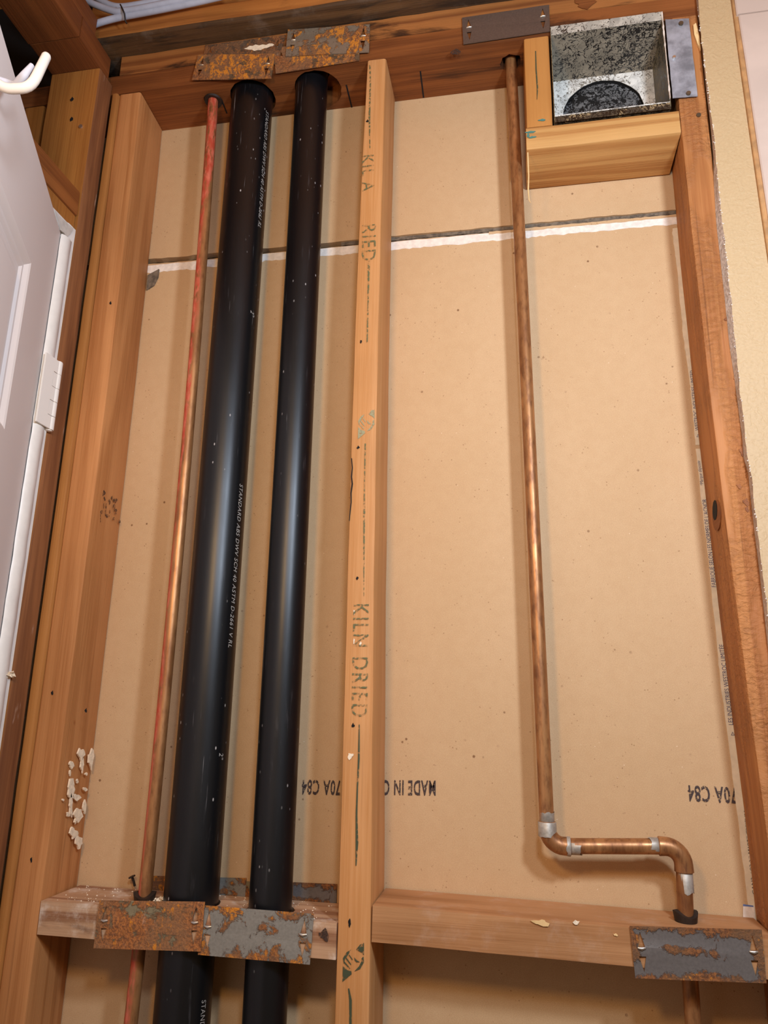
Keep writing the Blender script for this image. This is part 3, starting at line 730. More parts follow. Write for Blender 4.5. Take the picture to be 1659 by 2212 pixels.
# register framing: cripple and sill block
sill = tag(obj('sill_block', *timber('X', .2500, xCl(2.18) - .0008, lambda x: (-.0005, DW - .002, 2.1569 + .0014 * (x - .3), 2.1949 + .0014 * (x - .3)), .03, .0008, .002), MAT['sill'], smooth=40), 'yellow pine sill block under the flaking duct box', 'block')
crp = tag(obj('cripple_stud', *timber('Z', 2.1955, ZP - .001, lambda z: (.2510, .2889, 0, DW - .002), .03, .0007, .003), MAT['cripple'], smooth=40), 'short orange cripple stud between the copper pipe and the duct box', 'stud')
inkline(crp, [(1157, 110), (1158, 150), (1161, 190), (1160, 215)], [2, 3, 3, 1], MAT['ink_leaf'])
inkline(sill, [(1310, 276), (1350, 272), (1400, 266), (1450, 259)], [1, 1, 1, 1], MAT['ink_leaf'])
teal = plain('ink_teal', (74, 120, 110), .7)
for i, (px, py, w, h) in enumerate(((1145, 286, .006, .0018), (1150, 297, .005, .0016), (1141, 293, .0016, .004))):
    spot(sill, 'teal_mark', px, py, Y=-.0009, w=w, h=h, mat=teal, seed=i + 71)
spot(crp, 'teal_mark', 1170, 260, Y=-.0004, w=.005, h=.0016, mat=teal, seed=75)
tag(obj('wood_splinter', *tube([at(x, y, Y=-.001) for x, y in ((1140, 330), (1142, 380), (1141, 410), (1143, 432), (1146, 438))], [.0012, .0010, .0012, .0008, .0005], 6), MAT['pine_raw']), 'thin wood splinter hanging at the left end of the yellow sill block', 'splinter')

# ------------------------------------------------------------------ left wall framing, door
king = tag(obj('king_stud', *timber('Z', .04, 2.3735, lambda z: (XS - .089, XS, -.0435, -.0048), .05, .0008, .0025), None, smooth=40, mats=[MAT['king'], MAT['king_edge']]), 'thick orange stud with nail holes beside the white door, left of the thin strip', 'stud')
for p in king.data.polygons:
    if abs(p.normal.x) > .8: p.material_index = 1
for i, (px, py) in enumerate(((156, 215), (155, 258))):
    spot(king, 'nail_hole', px, py, Y=-.0437, w=.0024, h=.0036, mat=MAT['black'], seed=i + 90)
c = at(175, 274, Y=-.0437); obj('nail_head', *prism(circle(c[0], c[2], .0034, 14), [], xz, -.0455, -.043), MAT['bright'], king)
tag(obj('furring_strip', *timber('Z', .04, 2.3590, lambda z: (XS + .0006, xAl(z) - .0006, -.0045, .04), .05, .0005, .003), MAT['strip'], smooth=40), 'thin pale wood strip between the nail-holed stud and the left wall stud', 'strip')
tag(obj('side_plate', *timber('Y', -.1010, -.019, lambda y: (XS - .089, XS, 2.3745, 2.4170), .03, .0006, .002), MAT['side_plate'], smooth=40), 'short brown plate offcut sitting on the nail-holed stud', 'plate')
tag(obj('side_plate', *timber('Y', -.85, -.1022, lambda y: (XS - .0915, XS - .001, 2.3752, 2.4176), .04, .0006, .002), MAT['side_plate'], smooth=40), 'long dark brown side wall plate running toward the viewer at top left', 'plate')
tag(obj('side_plate', *timber('Y', -.85, -.062, lambda y: (XS - .0915, XS - .004, 2.4180, 2.4560), .04, .0006, .002), MAT['side_plate'], smooth=40), 'upper brown side wall plate laid on top of the long plate', 'plate')
tag(obj('door_header', *timber('Y', -.85, -.0480, lambda y: (XS - .038, XS, 2.0885, 2.1305), .05, .0006, .002), MAT['header'], smooth=40), 'upper brown header board over the white door', 'header')
tag(obj('door_header', *timber('Y', -.85, -.0500, lambda y: (XS - .045, XS - .0015, 2.0625, 2.0878), .05, .0006, .003), MAT['king'], smooth=40), 'lower orange header board just above the white door frame', 'header')
tag(obj('wall_stud', *timber('Z', .04, ZP - .001, lambda z: (-.605, -.567, 0, DW - .002), .08, .0006), MAT['king'], smooth=40), 'shadowed stud in the dark gap behind the nail-holed stud', 'stud')

# white door frame (side and head jamb) with paint ridge
jb = bpy.data.objects.new('trim_1', None); COL.objects.link(jb); jb.location = (XS, -.06, 0); LOC['trim_1'] = (XS, -.06, 0); struct(jb)
obj('jamb', *loft([[(XS - .11, -.0455, z), (XS, -.0455, z), (XS + .0012, -.0470, z), (XS + .0012, -.0600, z), (XS + .0008, -.0640, z), (XS - .001, -.068, z), (XS - .003, -.070, z), (XS - .11, -.070, z)] for z in (.0, 2.0628)]), MAT['trim'], jb)
obj('head_jamb', *timber('Y', -.85, -.0470, lambda y: (XS - .11, XS + .0012, 2.0395, 2.0620), .06, .0004, .002), MAT['trim'], jb, smooth=40)
# raised ridge of old paint along the jamb where the casing stopped
pz_ = []; rr = random.Random(12)
zz = np.linspace(1.0, 2.035, 90)
S = []
for i, z in enumerate(zz):
    w = .0030 + .0022 * (mnoise.noise(Vector((z * 22, 2, 0))))
    y0 = -.0560 + .0015 * mnoise.noise(Vector((z * 34, 5, 0)))
    S.append([(XS + .001, y0 - .022, z), (XS + .0048, y0 - .0185, z), (XS + .0058, y0 - .010, z), (XS + .0046, y0 - w * .3, z), (XS + .001, y0 + w * .5, z)])
obj('paint_ridge', *loft(S), MAT['trim'], jb, smooth=60)
sk = [(118, 455), (131, 470), (146, 484), (157, 494), (150, 506), (144, 512), (136, 503), (130, 497), (124, 480)]
obj('paint_skin', *prism([tuple(at(x, y, X=XS + .002)[[1, 2]]) for x, y in sk], [], lambda y, z, h: (h + .0012 * mnoise.noise(Vector((y * 300, z * 300, 0))), y, z), XS + .001, XS + .003), MAT['trim_skin'], jb)
tg = at(20, 1458, X=XS + .004)
stuff(obj('plaster_crumbs', *join(*[([(tg[0] + R.uniform(-.003, .003) + a * s, tg[1] + R.uniform(-.006, .006) + b * s, tg[2] + R.uniform(-.004, .004) + c_ * s) for a, b, c_ in ((-1, 0, 0), (0, -1, 0), (1, 0, 0), (0, 1, 0), (0, 0, 1))], [(0, 1, 4), (1, 2, 4), (2, 3, 4), (3, 0, 4)]) for s in [R.uniform(.0015, .004) for k in range(14)]]), MAT['plaster'], jb))

DA = math.radians(24.3)
DD = np.array([math.sin(DA), -math.cos(DA), 0]); DN = np.array([math.cos(DA), math.sin(DA), 0])
D0 = np.array([XS, -.0782, 0])
def dp(s, z, n=0.): return tuple(D0 + DD * s + DN * n + np.array([0, 0, z]))
door = bpy.data.objects.new('door_1', None); COL.objects.link(door); door.location = tuple(D0); LOC['door_1'] = tuple(D0); struct(door)
Xs = [0, .121, .349, .411, .639, .76]; Zs = [.006, .22, .86, 1.04, 1.565, 1.679, 1.908, 2.035]
V, F = [], []
def quad(*p):
    n = len(V); V.extend(p); F.append(tuple(range(n, n + len(p))))
panes = []
for i in range(5):
    for j in range(7):
        if i in (1, 3) and j in (1, 3, 5): panes.append((Xs[i], Xs[i + 1], Zs[j], Zs[j + 1])); continue
        quad(dp(Xs[i], Zs[j]), dp(Xs[i + 1], Zs[j]), dp(Xs[i + 1], Zs[j + 1]), dp(Xs[i], Zs[j + 1]))
t = -.035
quad(dp(0, Zs[0], t), dp(.76, Zs[0], t), dp(.76, Zs[-1], t), dp(0, Zs[-1], t))
for a, b in (((0, Zs[0]), (.76, Zs[0])), ((.76, Zs[0]), (.76, Zs[-1])), ((.76, Zs[-1]), (0, Zs[-1])), ((0, Zs[-1]), (0, Zs[0]))):
    quad(dp(*a), dp(*b), dp(*b, t), dp(*a, t))
obj('door_slab', V, F, MAT['door'], door)
for x0, x1, z0, z1 in panes:
    rings = [(0, 0), (.003, -.0015), (.009, -.006), (.013, -.0065), (.017, -.0095), (.026, -.0095), (.040, -.0045), (.044, -.0045)]
    S = [[dp(x0 + o, z0 + o, d), dp(x1 - o, z0 + o, d), dp(x1 - o, z1 - o, d), dp(x0 + o, z1 - o, d)] for o, d in rings]
    V2, F2 = loft(S, caps=False); n = len(V2) - 4; F2.append((n, n + 1, n + 2, n + 3))
    obj('door_panel', V2, F2, MAT['door'], door)
# hinge: leaf, five knuckles, pin
hg0, hg1 = 1.7345, 1.8385
hx = XS + .0078
lf = [(-.0815, hg0), (-.052, hg0), (-.052, hg0 + .019), (-.0605, hg0 + .019), (-.0605, hg0 + .042), (-.052, hg0 + .042), (-.052, hg0 + .062), (-.0605, hg0 + .062), (-.0605, hg0 + .085), (-.052, hg0 + .085), (-.052, hg1), (-.0815, hg1)]
hinge = obj('hinge', *prism(lf, [], lambda y, z, h: (h, y, z), hx - .001, hx + .0016), MAT['hinge'], door)
for k, (a, b) in enumerate(((0, .019), (.0198, .0412), (.042, .062), (.0628, .0842), (.085, hg1 - hg0))):
    obj('knuckle', *tube([(hx - .0035, -.0470, hg0 + a), (hx - .0035, -.0470, hg0 + b)], .0066, 18), MAT['hinge'], hinge, smooth=40)
    if k in (1, 3):
        obj('knuckle_leaf', *box(hx - .0006, hx + .0014, -.0598, -.0490, hg0 + a, hg0 + b), MAT['hinge'], hinge)
obj('hinge_pin', *tube([(hx - .0035, -.0470, hg0 - .0015), (hx - .0035, -.0470, hg1 + .0012), (hx - .0035, -.0470, hg1 + .0022)], [.0045, .0062, .0035], 14), MAT['hinge'], hinge, smooth=40)

# coat hook on the door face
hk = thing('coat_hook', dp(.40, 1.925, 0), 'white curved coat hook on the white door at the left edge', 'hook')
def arc(P, n=5):
    out = []
    P = [np.array(p) for p in P]
    for i in range(1, len(P) - 1):
        a = P[i] + (P[i - 1] - P[i]) * .35; b = P[i] + (P[i + 1] - P[i]) * .35
        for k in range(n + 1):
            t_ = k / n; out.append(a * (1 - t_) ** 2 + P[i] * 2 * t_ * (1 - t_) + b * t_ ** 2)
    return [P[0]] + out + [P[-1]]
b0 = np.array(dp(.405, 1.945, .001))
p1 = at(5, 193, Y=-.430); p2 = at(67, 190, Y=-.425); p3 = at(100, 122, Y=-.420)
pth = arc([b0, p1, p2, p3])
rad = [.0048] * (len(pth) - 1) + [.0044]
e = pth[-1] - pth[-2]; e /= np.linalg.norm(e)
pth += [pth[-1] + e * .002, pth[-1] + e * .0035]; rad += [.0036, .0016]
obj('prong', *tube(pth, rad, 18), MAT['hook'], hk, smooth=60)
q1 = at(30, 185, Y=-.395); q2 = at(52, 163, Y=-.393); q3 = at(69, 141, Y=-.390)
obj('prong', *tube([np.array(dp(.375, 1.955, .001)), q1, q2, q3], [.0042, .0042, .0040, .0026], 14), MAT['hook_grey'], hk, smooth=60)
V, F = [], []
def dbox(s0, s1, z0, z1, n0, n1):
    v = [dp(s, z, n_) for s in (s0, s1) for n_ in (n0, n1) for z in (z0, z1)]
    return v, [(0, 1, 3, 2), (4, 6, 7, 5), (0, 4, 5, 1), (2, 3, 7, 6), (0, 2, 6, 4), (1, 5, 7, 3)]
obj('back_plate', *dbox(.366, .42, 1.90, 1.975, 0, .004), MAT['hook'], hk)

# ------------------------------------------------------------------ pipes
def straight(p0, p1, r, n=28, seg=12, wob=0.):
    P = [np.array(p0) + (np.array(p1) - np.array(p0)) * k / seg for k in range(seg + 1)]
    P = [p + np.array([wob * mnoise.noise(Vector((p[2] * 3, 1, 0))), 0, 0]) for p in P]
    return P
def bend_tube(p0, p1, p2, r, n=28):
    return tube([p0] + [p1] + [p2], r, n)
# drains: the black pipe leans slightly between the block and the plates
def drain(x0, y0, x1, y1, r, label):
    d = np.array([x1 - x0, y1 - y0, 2.4 - 1.12]) / (2.4 - 1.12)
    P = [np.array([x0, y0, 1.12]) + d * (z - 1.12) for z in np.linspace(.25, 2.43, 24)]
    o = obj('drain_pipe', *tube(P, r, 48), MAT['abs'], base=(x0, y0, .25), smooth=40)
    return tag(o, label, 'pipe'), (lambda z: np.array([x0, y0, 1.12]) + d * (z - 1.12))
d1, ax1 = drain(BX1, .0395, AX1, AY1, AR1, 'wider black plastic drain pipe with white print, next to the red pipe')
d2, ax2 = drain(BX2, .0350, AX2, AY2, AR2, 'narrower black plastic drain pipe between the wide pipe and the middle stud')
def pipe_text(s, z0, z1, ang, arc_h, shear=0.):
    """printing wrapped on the wide drain, reading downward"""
    def f3(u, v):
        z = z0 + (z1 - z0) * u; c = ax1(z); t_ = math.radians(ang) + (v - .5) * arc_h / AR1
        return (c[0] + (AR1 + .0004) * math.sin(t_), c[1] - (AR1 + .0004) * math.cos(t_), z)
    obj('lettering', *text_on(s, f3, shear, 1.1), MAT['ink_white'], d1)
pipe_text('STANDARD ABS DWV SCH 40 ASTM D-2661 \u25bd RL'.replace('\u25bd', 'V'), 1.668, 1.436, 72, .0072, .2)
pipe_text('STANDARD ABS DWV SCH 40 ASTM D-2661 RL', 2.318, 2.095, 72, .0072, .2)
pipe_text('2"', 1.300, 1.291, 68, .0075, .2)
pipe_text('2"', 1.945, 1.936, 68, .0075, .2)
pipe_text('STANDARD ABS', 1.016, .95, 68, .0072, .2)

# red-streaked copper pipe
rp0 = at(311, 1935, Y=.0345); rp1 = at(464, 190, Y=.036); rlow = at(278, 2140, Y=.0345)
P = [at(x, y, Y=.0352) for x, y in ((464, 186), (452, 330), (442, 480), (430, 640), (416, 820), (400, 1010), (382, 1210), (366, 1400), (347, 1600), (330, 1770), (311, 1935))]
cf = np.polyfit([p[2] for p in P], [p[0] for p in P], 2)
fx = lambda z: float(np.polyval(cf, z)) if z > 1.1 else float(np.polyval(cf, 1.1)) + (z - 1.1) * .02
P = [(fx(z), .0350, z) for z in np.linspace(2.43, .4, 40)]
red = tag(obj('water_pipe', *tube(P, .0085, 22), MAT['copper_red'], base=(fx(1.6), .035, .4), smooth=50), 'thin copper pipe with red paint streaks, leftmost of the pipes', 'pipe')
V, F = loft([circle(0, 0, r, 18) for r in (1, 1)]) if False else ([], [])
def ring_sleeve(name, c, r0, r1, z0, z1, flare, mat, label, cut=None):
    S = []
    for z, r in ((z0, r1), (z1, r1 + flare), (z1 + .001, r0 + .0005), (z0, r0 + .0005)):
        S.append([(c[0] + r * math.cos(t_), c[1] + r * math.sin(t_), z + (.003 * math.sin(2 * t_ + 1) if z > z0 else 0)) for t_ in [2 * math.pi * k / 22 for k in range(22)]])
    return tag(obj(name, *loft(S, False), mat, smooth=50), label, 'sleeve')
ring_sleeve('pipe_sleeve', (fx(1.12), .035), .0086, .0115, zL - .004, zL + .0075, .003, MAT['sleeve'], 'dark felt sleeve at the foot of the red streaked pipe')
ring_sleeve('pipe_sleeve', (.3985, .045), .0090, .0112, 1.128, 1.1425, .0025, MAT['sleeve'], 'dark felt sleeve where the bare copper pipe enters the right block')
S = [[(fx(2.35) + r * math.cos(t_), .035 + r * math.sin(t_), z) for t_ in [2 * math.pi * k / 20 for k in range(20)]] for z, r in ((ZP - .004, .0092), (ZP - .005, .0145), (ZP - .002, .0155), (ZP - .001, .010))]
tag(obj('pipe_collar', *loft(S, False), MAT['sleeve'], smooth=50), 'dark collar at the head of the red streaked pipe', 'collar')

# bare copper pipe with offset
CY = .0445
top = [at(x, y, Y=CY) for x, y in ((1099, 100), (1112, 260), (1120, 420), (1130, 640), (1140, 900), (1152, 1180), (1164, 1450), (1177, 1660), (1184, 1790))]
cf2 = np.polyfit([p[2] for p in top], [p[0] for p in top], 2); f2 = lambda z: float(np.polyval(cf2, z))
e1 = at(1185, 1826, Y=CY); e2 = at(1474, 1830, Y=CY); ZH = (e1[2] + e2[2]) / 2
zs1, zs2 = e1[2], e2[2]
wp = thing('water_pipe', (f2(1.23), CY, ZH), 'bare copper pipe with a sideways jog of two elbows in the right bay', 'pipe')
RC, RF = .0088, .0104
obj('pipe_section', *tube([(f2(z), CY, z) for z in np.linspace(2.43, zs1 + .016, 26)], RC, 22), MAT['copper'], wp, smooth=50)
xa, xb2 = f2(zs1), float(e2[0])
obj('pipe_section', *tube([(xa + .016, CY, zs1), ((xa + xb2) / 2, CY, (zs1 + zs2) / 2), (xb2 - .016, CY, zs2)], RC, 22), MAT['copper'], wp, smooth=50)
obj('pipe_section', *tube([(xb2, CY, zs2 - .016), (float(at(1481, 1985, Y=CY)[0]), CY, 1.13), (.3975, CY, .9), (.3975, CY, .5)], RC, 22), MAT['copper'], wp, smooth=50)
def elbow(c, din, dout, name):
    c = np.array(c); din = np.array(din, float); dout = np.array(dout, float); k = .019; L = .027
    P = [c + din * L, c + din * (L - .001), c + din * k]
    rad = [RF - .0012, RF + .0004, RF]
    for j in range(1, 8):
        a = j / 8 * math.pi / 2
        ctr = c + (din + dout) * k
        P.append(ctr - dout * k * math.cos(a) - din * k * math.sin(a)); rad.append(RF)
    P += [c + dout * k, c + dout * (L - .001), c + dout * L]; rad += [RF, RF + .0004, RF - .0012]
    o = obj('elbow', *tube(P, rad, 22), MAT['elbow'], wp, smooth=50)
    return o
E1 = elbow((xa, CY, zs1), (0, 0, 1), (1, 0, 0), 'a')
E2 = elbow((xb2, CY, zs2), (-1, 0, 0), (0, 0, -1), 'b')
def band(c, d, L0, L1, r, mat, parent, seed):
    c = np.array(c); d = np.array(d, float)
    n = 22; u = np.array([0, 1., 0]); w = np.cross(d, u); S = []
    for e_, rr_ in ((L0, r - .0006), (L0 + .0006 * np.sign(L1 - L0), r), (L1, r)):
        ring = []
        for k in range(n):
            t_ = 2 * math.pi * k / n
            j = (.0045 * mnoise.noise(Vector((math.cos(t_) * 1.6 + seed, math.sin(t_) * 1.6, seed))) if e_ == L1 else 0)
            ring.append(tuple(c + d * (e_ + j) + rr_ * (u * math.cos(t_) + w * math.sin(t_))))
        S.append(ring)
    obj('solder', *loft(S, False), mat, parent, smooth=50)
band((xa, CY, zs1), (0, 0, 1), .0262, .037, RC + .0003, MAT['solder'], E1, 1)
band((xa, CY, zs1), (0, 0, 1), .0265, .011, RF + .0007, MAT['solder'], E1, 2)
band((xa, CY, zs1), (1, 0, 0), .0262, .038, RC + .0003, MAT['solder'], E1, 3)
band((xa, CY, zs1), (1, 0, 0), .0265, .022, RF + .0007, MAT['solder'], E1, 4)
band((xb2, CY, zs2), (-1, 0, 0), .0262, .036, RC + .0003, MAT['solder'], E2, 5)
band((xb2, CY, zs2), (0, 0, -1), .0262, .047, RC + .0003, MAT['solder'], E2, 6)

# ------------------------------------------------------------------ nail plates
def nail_plate(q, Ys, mat, label, teeth='both', bentx=.0, name='nail_plate', group=None):
    """q: four corners top-left, top-right, bottom-right, bottom-left (wall x,z); Ys: distance of each corner from the framing face"""
    q = [np.array([a_[0], y, a_[2]]) for a_, y in zip(q, Ys)]
    def to3(u, v, h):
        p = (q[3] * (1 - u) + q[2] * u) * (1 - v) + (q[0] * (1 - u) + q[1] * u) * v
        return (p[0] + .0003 * mnoise.noise(Vector((u * 7, v * 7, 0))), p[1] - h + .0009 * mnoise.noise(Vector((u * 3, v * 3, mat.name.__len__()))), p[2])
    holes = []
    for u in (.075, .925):
        holes.append([(u - .028, .60), (u + .028, .60), (u, .90)])
        if teeth == 'both': holes.append([(u - .028, .42), (u, .12), (u + .028, .42)])
    n = 16
    outer = [(k / n, 0) for k in range(n)] + [(1, k / 6) for k in range(6)] + [(1 - k / n, 1) for k in range(n)] + [(0, 1 - k / 6) for k in range(6)]
    o = obj(name, *prism(outer, holes, to3, 0, .0012), mat, smooth=30)
    tag(o, label, 'plate', group)
    for u in (.075, .925):
        a, b = to3(u - .030, .585, .0014), to3(u + .030, .585, .0014); m = to3(u, .575, .0022)
        obj('bent_prong', *tube([a, m, b], [.0012, .0019, .0012], 8), MAT['bright'] if teeth != 'dull' else mat, o, smooth=60)
    return o
def px4(pts, Y): return [at(x, y, Y=Y) for x, y in pts]
nail_plate(px4(((215, 1945), (443, 1948), (434, 2055), (202, 2048)), -.003), (-.0022, -.0026, -.0030, -.0022), MAT['rust_all'], 'fully rusted brown nail plate below the red streaked pipe on the dusty block')
nail_plate(px4(((436, 1955), (678, 1974), (670, 2083), (428, 2062)), -.0012), (-.0006, -.0010, -.0016, -.0006), MAT['rust_grey'], 'grey nail plate with orange rust blooms below the black pipes on the dusty block')
nail_plate(px4(((1360, 2000), (1645, 2008), (1655, 2123), (1372, 2112)), -.0015), (-.0012, -.0012, -.0020, -.0020), MAT['rust_blue'], 'blue-grey nail plate with brown rusted edges on the tan right block')
nail_plate(px4(((998, 40), (1186, 12), (1188, 69), (1001, 97)), -.0025), (-.0028,) * 4, MAT['steel_dark'], 'smooth dark steel nail plate above the bare copper pipe on the top plate')
nail_plate(px4(((444, 99), (617, 77), (600, 140), (436, 150)), -.0022), (-.0024,) * 4, MAT['rust_top_b'], 'brown nail plate with a white paint streak, behind the orange rusted plate', 'dull')
nail_plate(px4(((428, 118), (594, 116), (586, 170), (415, 174)), -.006), (-.0046, -.0046, -.0056, -.0062), MAT['rust_top'], 'orange rusted nail plate above the wide black pipe, leftmost on the top plate')
nail_plate(px4(((592, 104), (776, 90), (777, 132), (596, 160)), -.002), (-.0024,) * 4, MAT['rust_top'], 'rust crusted nail plate tucked low beneath the shiny plate on the top plate', 'dull')
nail_plate(px4(((622, 65), (799, 53), (797, 113), (617, 122)), -.005), (-.0046, -.0042, -.0042, -.0046), MAT['rust_top_c'], 'half bare shiny nail plate with orange rust, beside the middle stud head')
# paint streak on the brown plate
ps = [at(x, y, Y=-.0042)[[0, 2]] for x, y in ((527, 105), (533, 103), (539, 99), (546, 99), (552, 96), (560, 98), (567, 96), (575, 97), (581, 94), (588, 94), (592, 96), (589, 99), (583, 100), (577, 103), (570, 104), (563, 108), (556, 108), (549, 110), (544, 107), (537, 107))]
bpn = [o for o in bpy.data.objects if o.get('label', '').startswith('brown nail plate with a white')][0]
obj('paint_streak', *prism([tuple(p) for p in ps], [], xz, -.0042, -.0032), MAT['plaster'], bpn)
# plates on the back edge of the dusty block
def rear_plate(pxs, Y, mat, label):
    a = [at(x, y, Y=Y) for x, y in pxs]
    o = obj('nail_plate', *prism([(a[0][0], a[0][2]), (a[1][0], a[1][2]), (a[1][0], zL - .03), (a[0][0], zL - .03)], [], xz, Y, Y + .0011), mat); return tag(o, label, 'plate')
rear_plate(((412, 1894), (532, 1897)), .0866, MAT['rust_grey'], 'dull nail plate behind the dusty block, between the two black pipes')
rear_plate(((522, 1904), (640, 1906)), .0877, MAT['rust_all'], 'rust spotted nail plate behind the narrow black pipe, overlapping its neighbour')
rear_plate(((634, 1906), (728, 1910)), .0866, MAT['rust_blue'], 'grey nail plate behind the dusty block, next to the middle stud')
rear_plate(((322, 1892), (412, 1894)), .0877, MAT['rust_top'], 'brown nail plate behind the dusty block, left of the wide black pipe')
# bent nail behind the red pipe
a = at(291, 1914, Y=.08); b = at(285, 1894, Y=.078)
nl = tag(obj('bent_nail', *tube([a, (a + b) / 2 + np.array([.0006, 0, 0]), b], .0016, 10), MAT['sleeve'], smooth=50), 'dark bent nail standing behind the red streaked pipe', 'nail')
dd = (b - a) / np.linalg.norm(b - a)
obj('nail_head', *tube([b - dd * .0006, b + dd * .0008], .0046, 12), MAT['sleeve'], nl)

# ------------------------------------------------------------------ register boot (duct box)
dx0, dx1, dz0, dz1 = .2918, .4525, 2.2070, 2.3565
dk = thing('duct_box', ((dx0 + dx1) / 2, .04, 2.196), 'square sheet metal duct box with flaking grey paint, top right corner', 'duct')
bk = .080
def sheet(P, d, mat, name):
    d = np.array(d); V = [tuple(np.array(p)) for p in P] + [tuple(np.array(p) + d) for p in P]
    n = len(P); F = [tuple(range(n)), tuple(range(n, 2 * n))[::-1]] + [(i, (i + 1) % n, n + (i + 1) % n, n + i) for i in range(n)]
    return obj(name, V, F, mat, dk)
ft = [at(1190, 57, Y=-.006), at(1425, 25, Y=-.006)]
def topz(x, y): return 2.3545 - .004 * (y / bk)
V, F = [], []
nx, ny = 10, 10
ysv = [-.0042, 0, .006, .012, .02, .03, .04, .05, .065, bk]
for y in ysv:
    for i in range(nx): x = dx0 + (dx1 - dx0) * i / (nx - 1); V.append((x, y, topz(x, y) + .0006 * mnoise.noise(Vector((x * 40, y * 40, 0)))))
for j in range(len(ysv) - 1):
    for i in range(nx - 1): F.append((j * nx + i, j * nx + i + 1, (j + 1) * nx + i + 1, (j + 1) * nx + i))
obj('top_panel', V, F, MAT['duct_top'], dk, smooth=60)
V, F = [], []
for k in range(3):
    for i in range(nx):
        t_ = i / (nx - 1); z1 = ft[0][2] + (ft[1][2] - ft[0][2]) * t_
        V.append((dx0 + (dx1 - dx0) * t_, -.0042 - .0006 * k, 2.3545 + (z1 + .0012 * mnoise.noise(Vector((t_ * 14, 2, 0))) - 2.3545) * k / 2))
for j in range(2):
    for i in range(nx - 1): F.append((j * nx + i, j * nx + i + 1, (j + 1) * nx + i + 1, (j + 1) * nx + i))
obj('top_lip', V, F, MAT['duct_lipw'], dk, smooth=60)
hc, hr = (.3735, 2.2795), .0620
ZB2 = dz0 - .008
# back wall with the round outlet
outer = [(dx0, ZB2), (dx1, ZB2), (dx1, 2.352), (dx0, 2.352)]
obj('back_panel', *prism(outer, [circle(hc[0], hc[1], hr, 40, .0007, 4)], xz, bk, bk + .0008), MAT['duct_white'], dk)
S = [[(hc[0] + (hr + .001) * math.cos(t_), y, hc[1] + (hr + .001) * math.sin(t_)) for t_ in [2 * math.pi * k / 40 for k in range(40)]] for y in (bk + .0008, DW - .0012)]
cl = obj('outlet_collar', *loft(S, False), MAT['black'], dk, smooth=60)
obj('outlet_disc', *prism(circle(hc[0], hc[1], hr + .001, 40), [], xz, DW - .0012, DW - .0004), MAT['duct_hole'], dk)
sheet([(dx1, -.005, ZB2), (dx1, bk, ZB2), (dx1, bk, 2.352), (dx1, .0, 2.3545), (dx1, -.006, ft[1][2])], (.0008, 0, 0), MAT['duct_side'], 'side_panel')
sheet([(dx0, -.005, ZB2), (dx0, bk, ZB2), (dx0, bk, 2.352), (dx0, .0, 2.3545), (dx0, -.006, ft[0][2])], (-.0008, 0, 0), MAT['duct_side'], 'side_panel')
sheet([(dx0, -.003, 2.1965), (dx1 + .0008, -.003, 2.1965), (dx1 + .0008, -.003, dz0 + .0008), (dx0, -.003, dz0)], (0, -.0008, 0), MAT['duct_lip'], 'front_lip')
sheet([(dx0, -.004, ZB2), (dx1, -.004, ZB2), (dx1, bk, ZB2), (dx0, bk, ZB2)], (0, 0, -.0006), MAT['duct_lip'], 'bottom_panel')
obj('lip_edge', *tube([(dx0, -.0042, dz0 - .0005), ((dx0 + dx1) / 2, -.0044, dz0 + .0002), (dx1 + .0008, -.0042, dz0 + .0006)], .0008, 8), MAT['duct_white'], dk, smooth=60)
# crusty paint curl along the right front edge
S = []
for k, z in enumerate(np.linspace(2.212, 2.367, 34)):
    w = .0007 + .0014 * abs(mnoise.noise(Vector((z * 90, 3, 0))))
    S.append([(dx1 - w * .8, -.0062, z), (dx1 + w * .9, -.0078, z), (dx1 + w, -.005, z), (dx1 - w * .2, -.0045, z)])
obj('paint_edge', *loft(S), MAT['gypsum'], dk, smooth=60)
fq = px4(((1437, 42), (1488, 40), (1507, 208), (1453, 212)), -.004)
V, F = [], []
for j in range(9):
    for i in range(5):
        u, v = i / 4, j / 8
        p = (fq[0] * (1 - u) + fq[1] * u) * (1 - v) + (fq[3] * (1 - u) + fq[2] * u) * v
        V.append((p[0] + .0005 * mnoise.noise(Vector((u * 3, v * 9, 0))), -.0042 + .0012 * mnoise.noise(Vector((u * 2.2, v * 4, 3))), p[2]))
n = len(V); V += [(x, y + .0009, z) for x, y, z in V]
for j in range(8):
    for i in range(4):
        k = j * 5 + i; F += [(k, k + 1, k + 6, k + 5), (n + k, n + k + 5, n + k + 6, n + k + 1)]
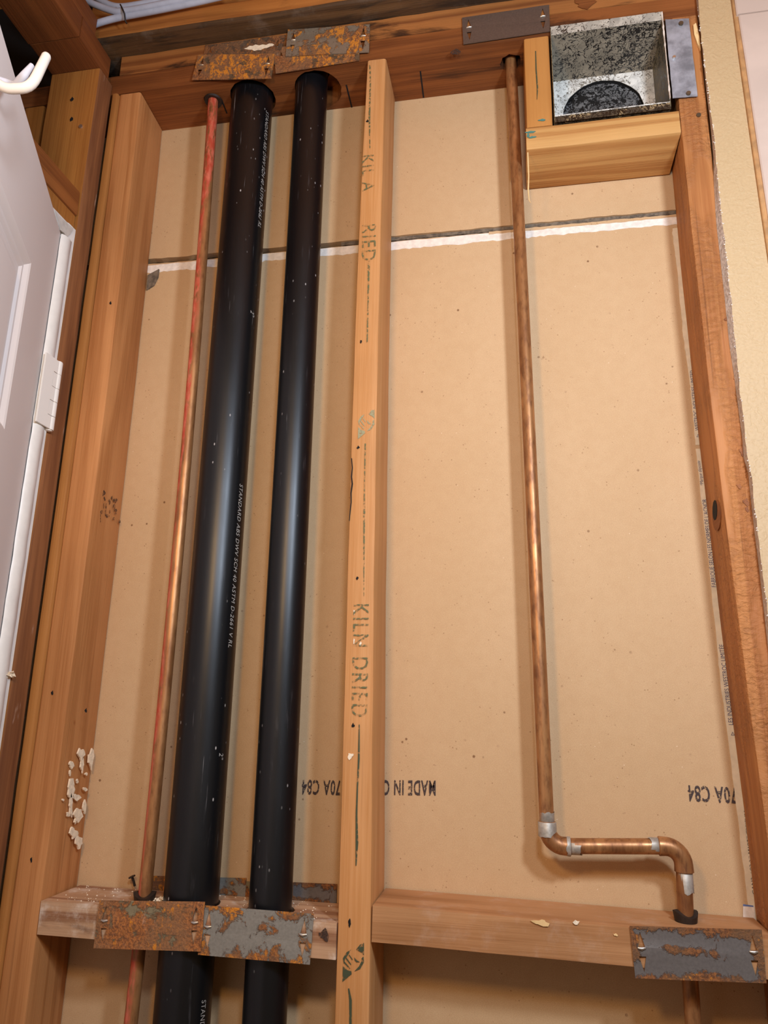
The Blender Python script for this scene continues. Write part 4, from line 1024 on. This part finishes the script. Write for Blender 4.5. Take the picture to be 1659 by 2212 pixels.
edge = [i for i in range(5)] + [j * 5 + 4 for j in range(1, 9)] + [40 + i for i in range(3, -1, -1)] + [j * 5 for j in range(7, 0, -1)]
for k in range(len(edge)):
    a_, b_ = edge[k], edge[(k + 1) % len(edge)]; F.append((a_, b_, n + b_, n + a_))
flg = obj('flange', V, F, MAT['zinc'], dk, smooth=60)
for i, (px, py, m) in enumerate(((1471, 51, 'nail'), (1456, 124, 'bright'), (1487, 202, 'nail'))):
    c = at(px, py, Y=-.005); obj('nail_head', *prism(circle(c[0], c[2], .0032 if m == 'nail' else .0022, 14), [], xz, -.0068, -.003), MAT[m], flg)

# ------------------------------------------------------------------ cables at the top left
cab = [
    ('upper grey-white cable dropping from the top edge to the wire tie', [(150, -30), (185, 0), (220, 16), (250, 25), (266, 24), (300, 19), (360, 7), (420, -6), (520, -28)], -.060),
    ('lower white cable coming from behind the brown side plate', [(180, 64), (196, 56), (225, 46), (266, 36), (320, 26), (390, 12), (450, -1), (520, -18)], -.055),
    ('middle cable squeezed between the two others at the wire tie', [(206, -6), (235, 10), (262, 15), (300, 10), (350, 0), (420, -18)], -.050)]
for lab, pts, Y in cab:
    P = [at(x, y, Y=Y) for x, y in pts]
    Q = []
    for i in range(len(P) - 1):
        for k in range(4):
            t_ = k / 4; p0, p1, p2, p3 = P[max(i - 1, 0)], P[i], P[i + 1], P[min(i + 2, len(P) - 1)]
            Q.append(.5 * (2 * p1 + (p2 - p0) * t_ + (2 * p0 - 5 * p1 + 4 * p2 - p3) * t_ ** 2 + (3 * p1 - p0 - 3 * p2 + p3) * t_ ** 3))
    Q.append(P[-1])
    tag(obj('cable', *tube(Q, .0054, 12), MAT['cable'], smooth=60), lab, 'cable')
Pt = [at(x, y, Y=Y) for x, y, Y in ((260, 10, -.064), (265, 20, -.068), (269, 30, -.065), (271, 46, -.058), (274, 51, -.056))]
tag(obj('wire_tie', *tube(Pt, .0013, 8), MAT['tie'], smooth=60), 'thin dark wire tie around the white cables', 'tie')
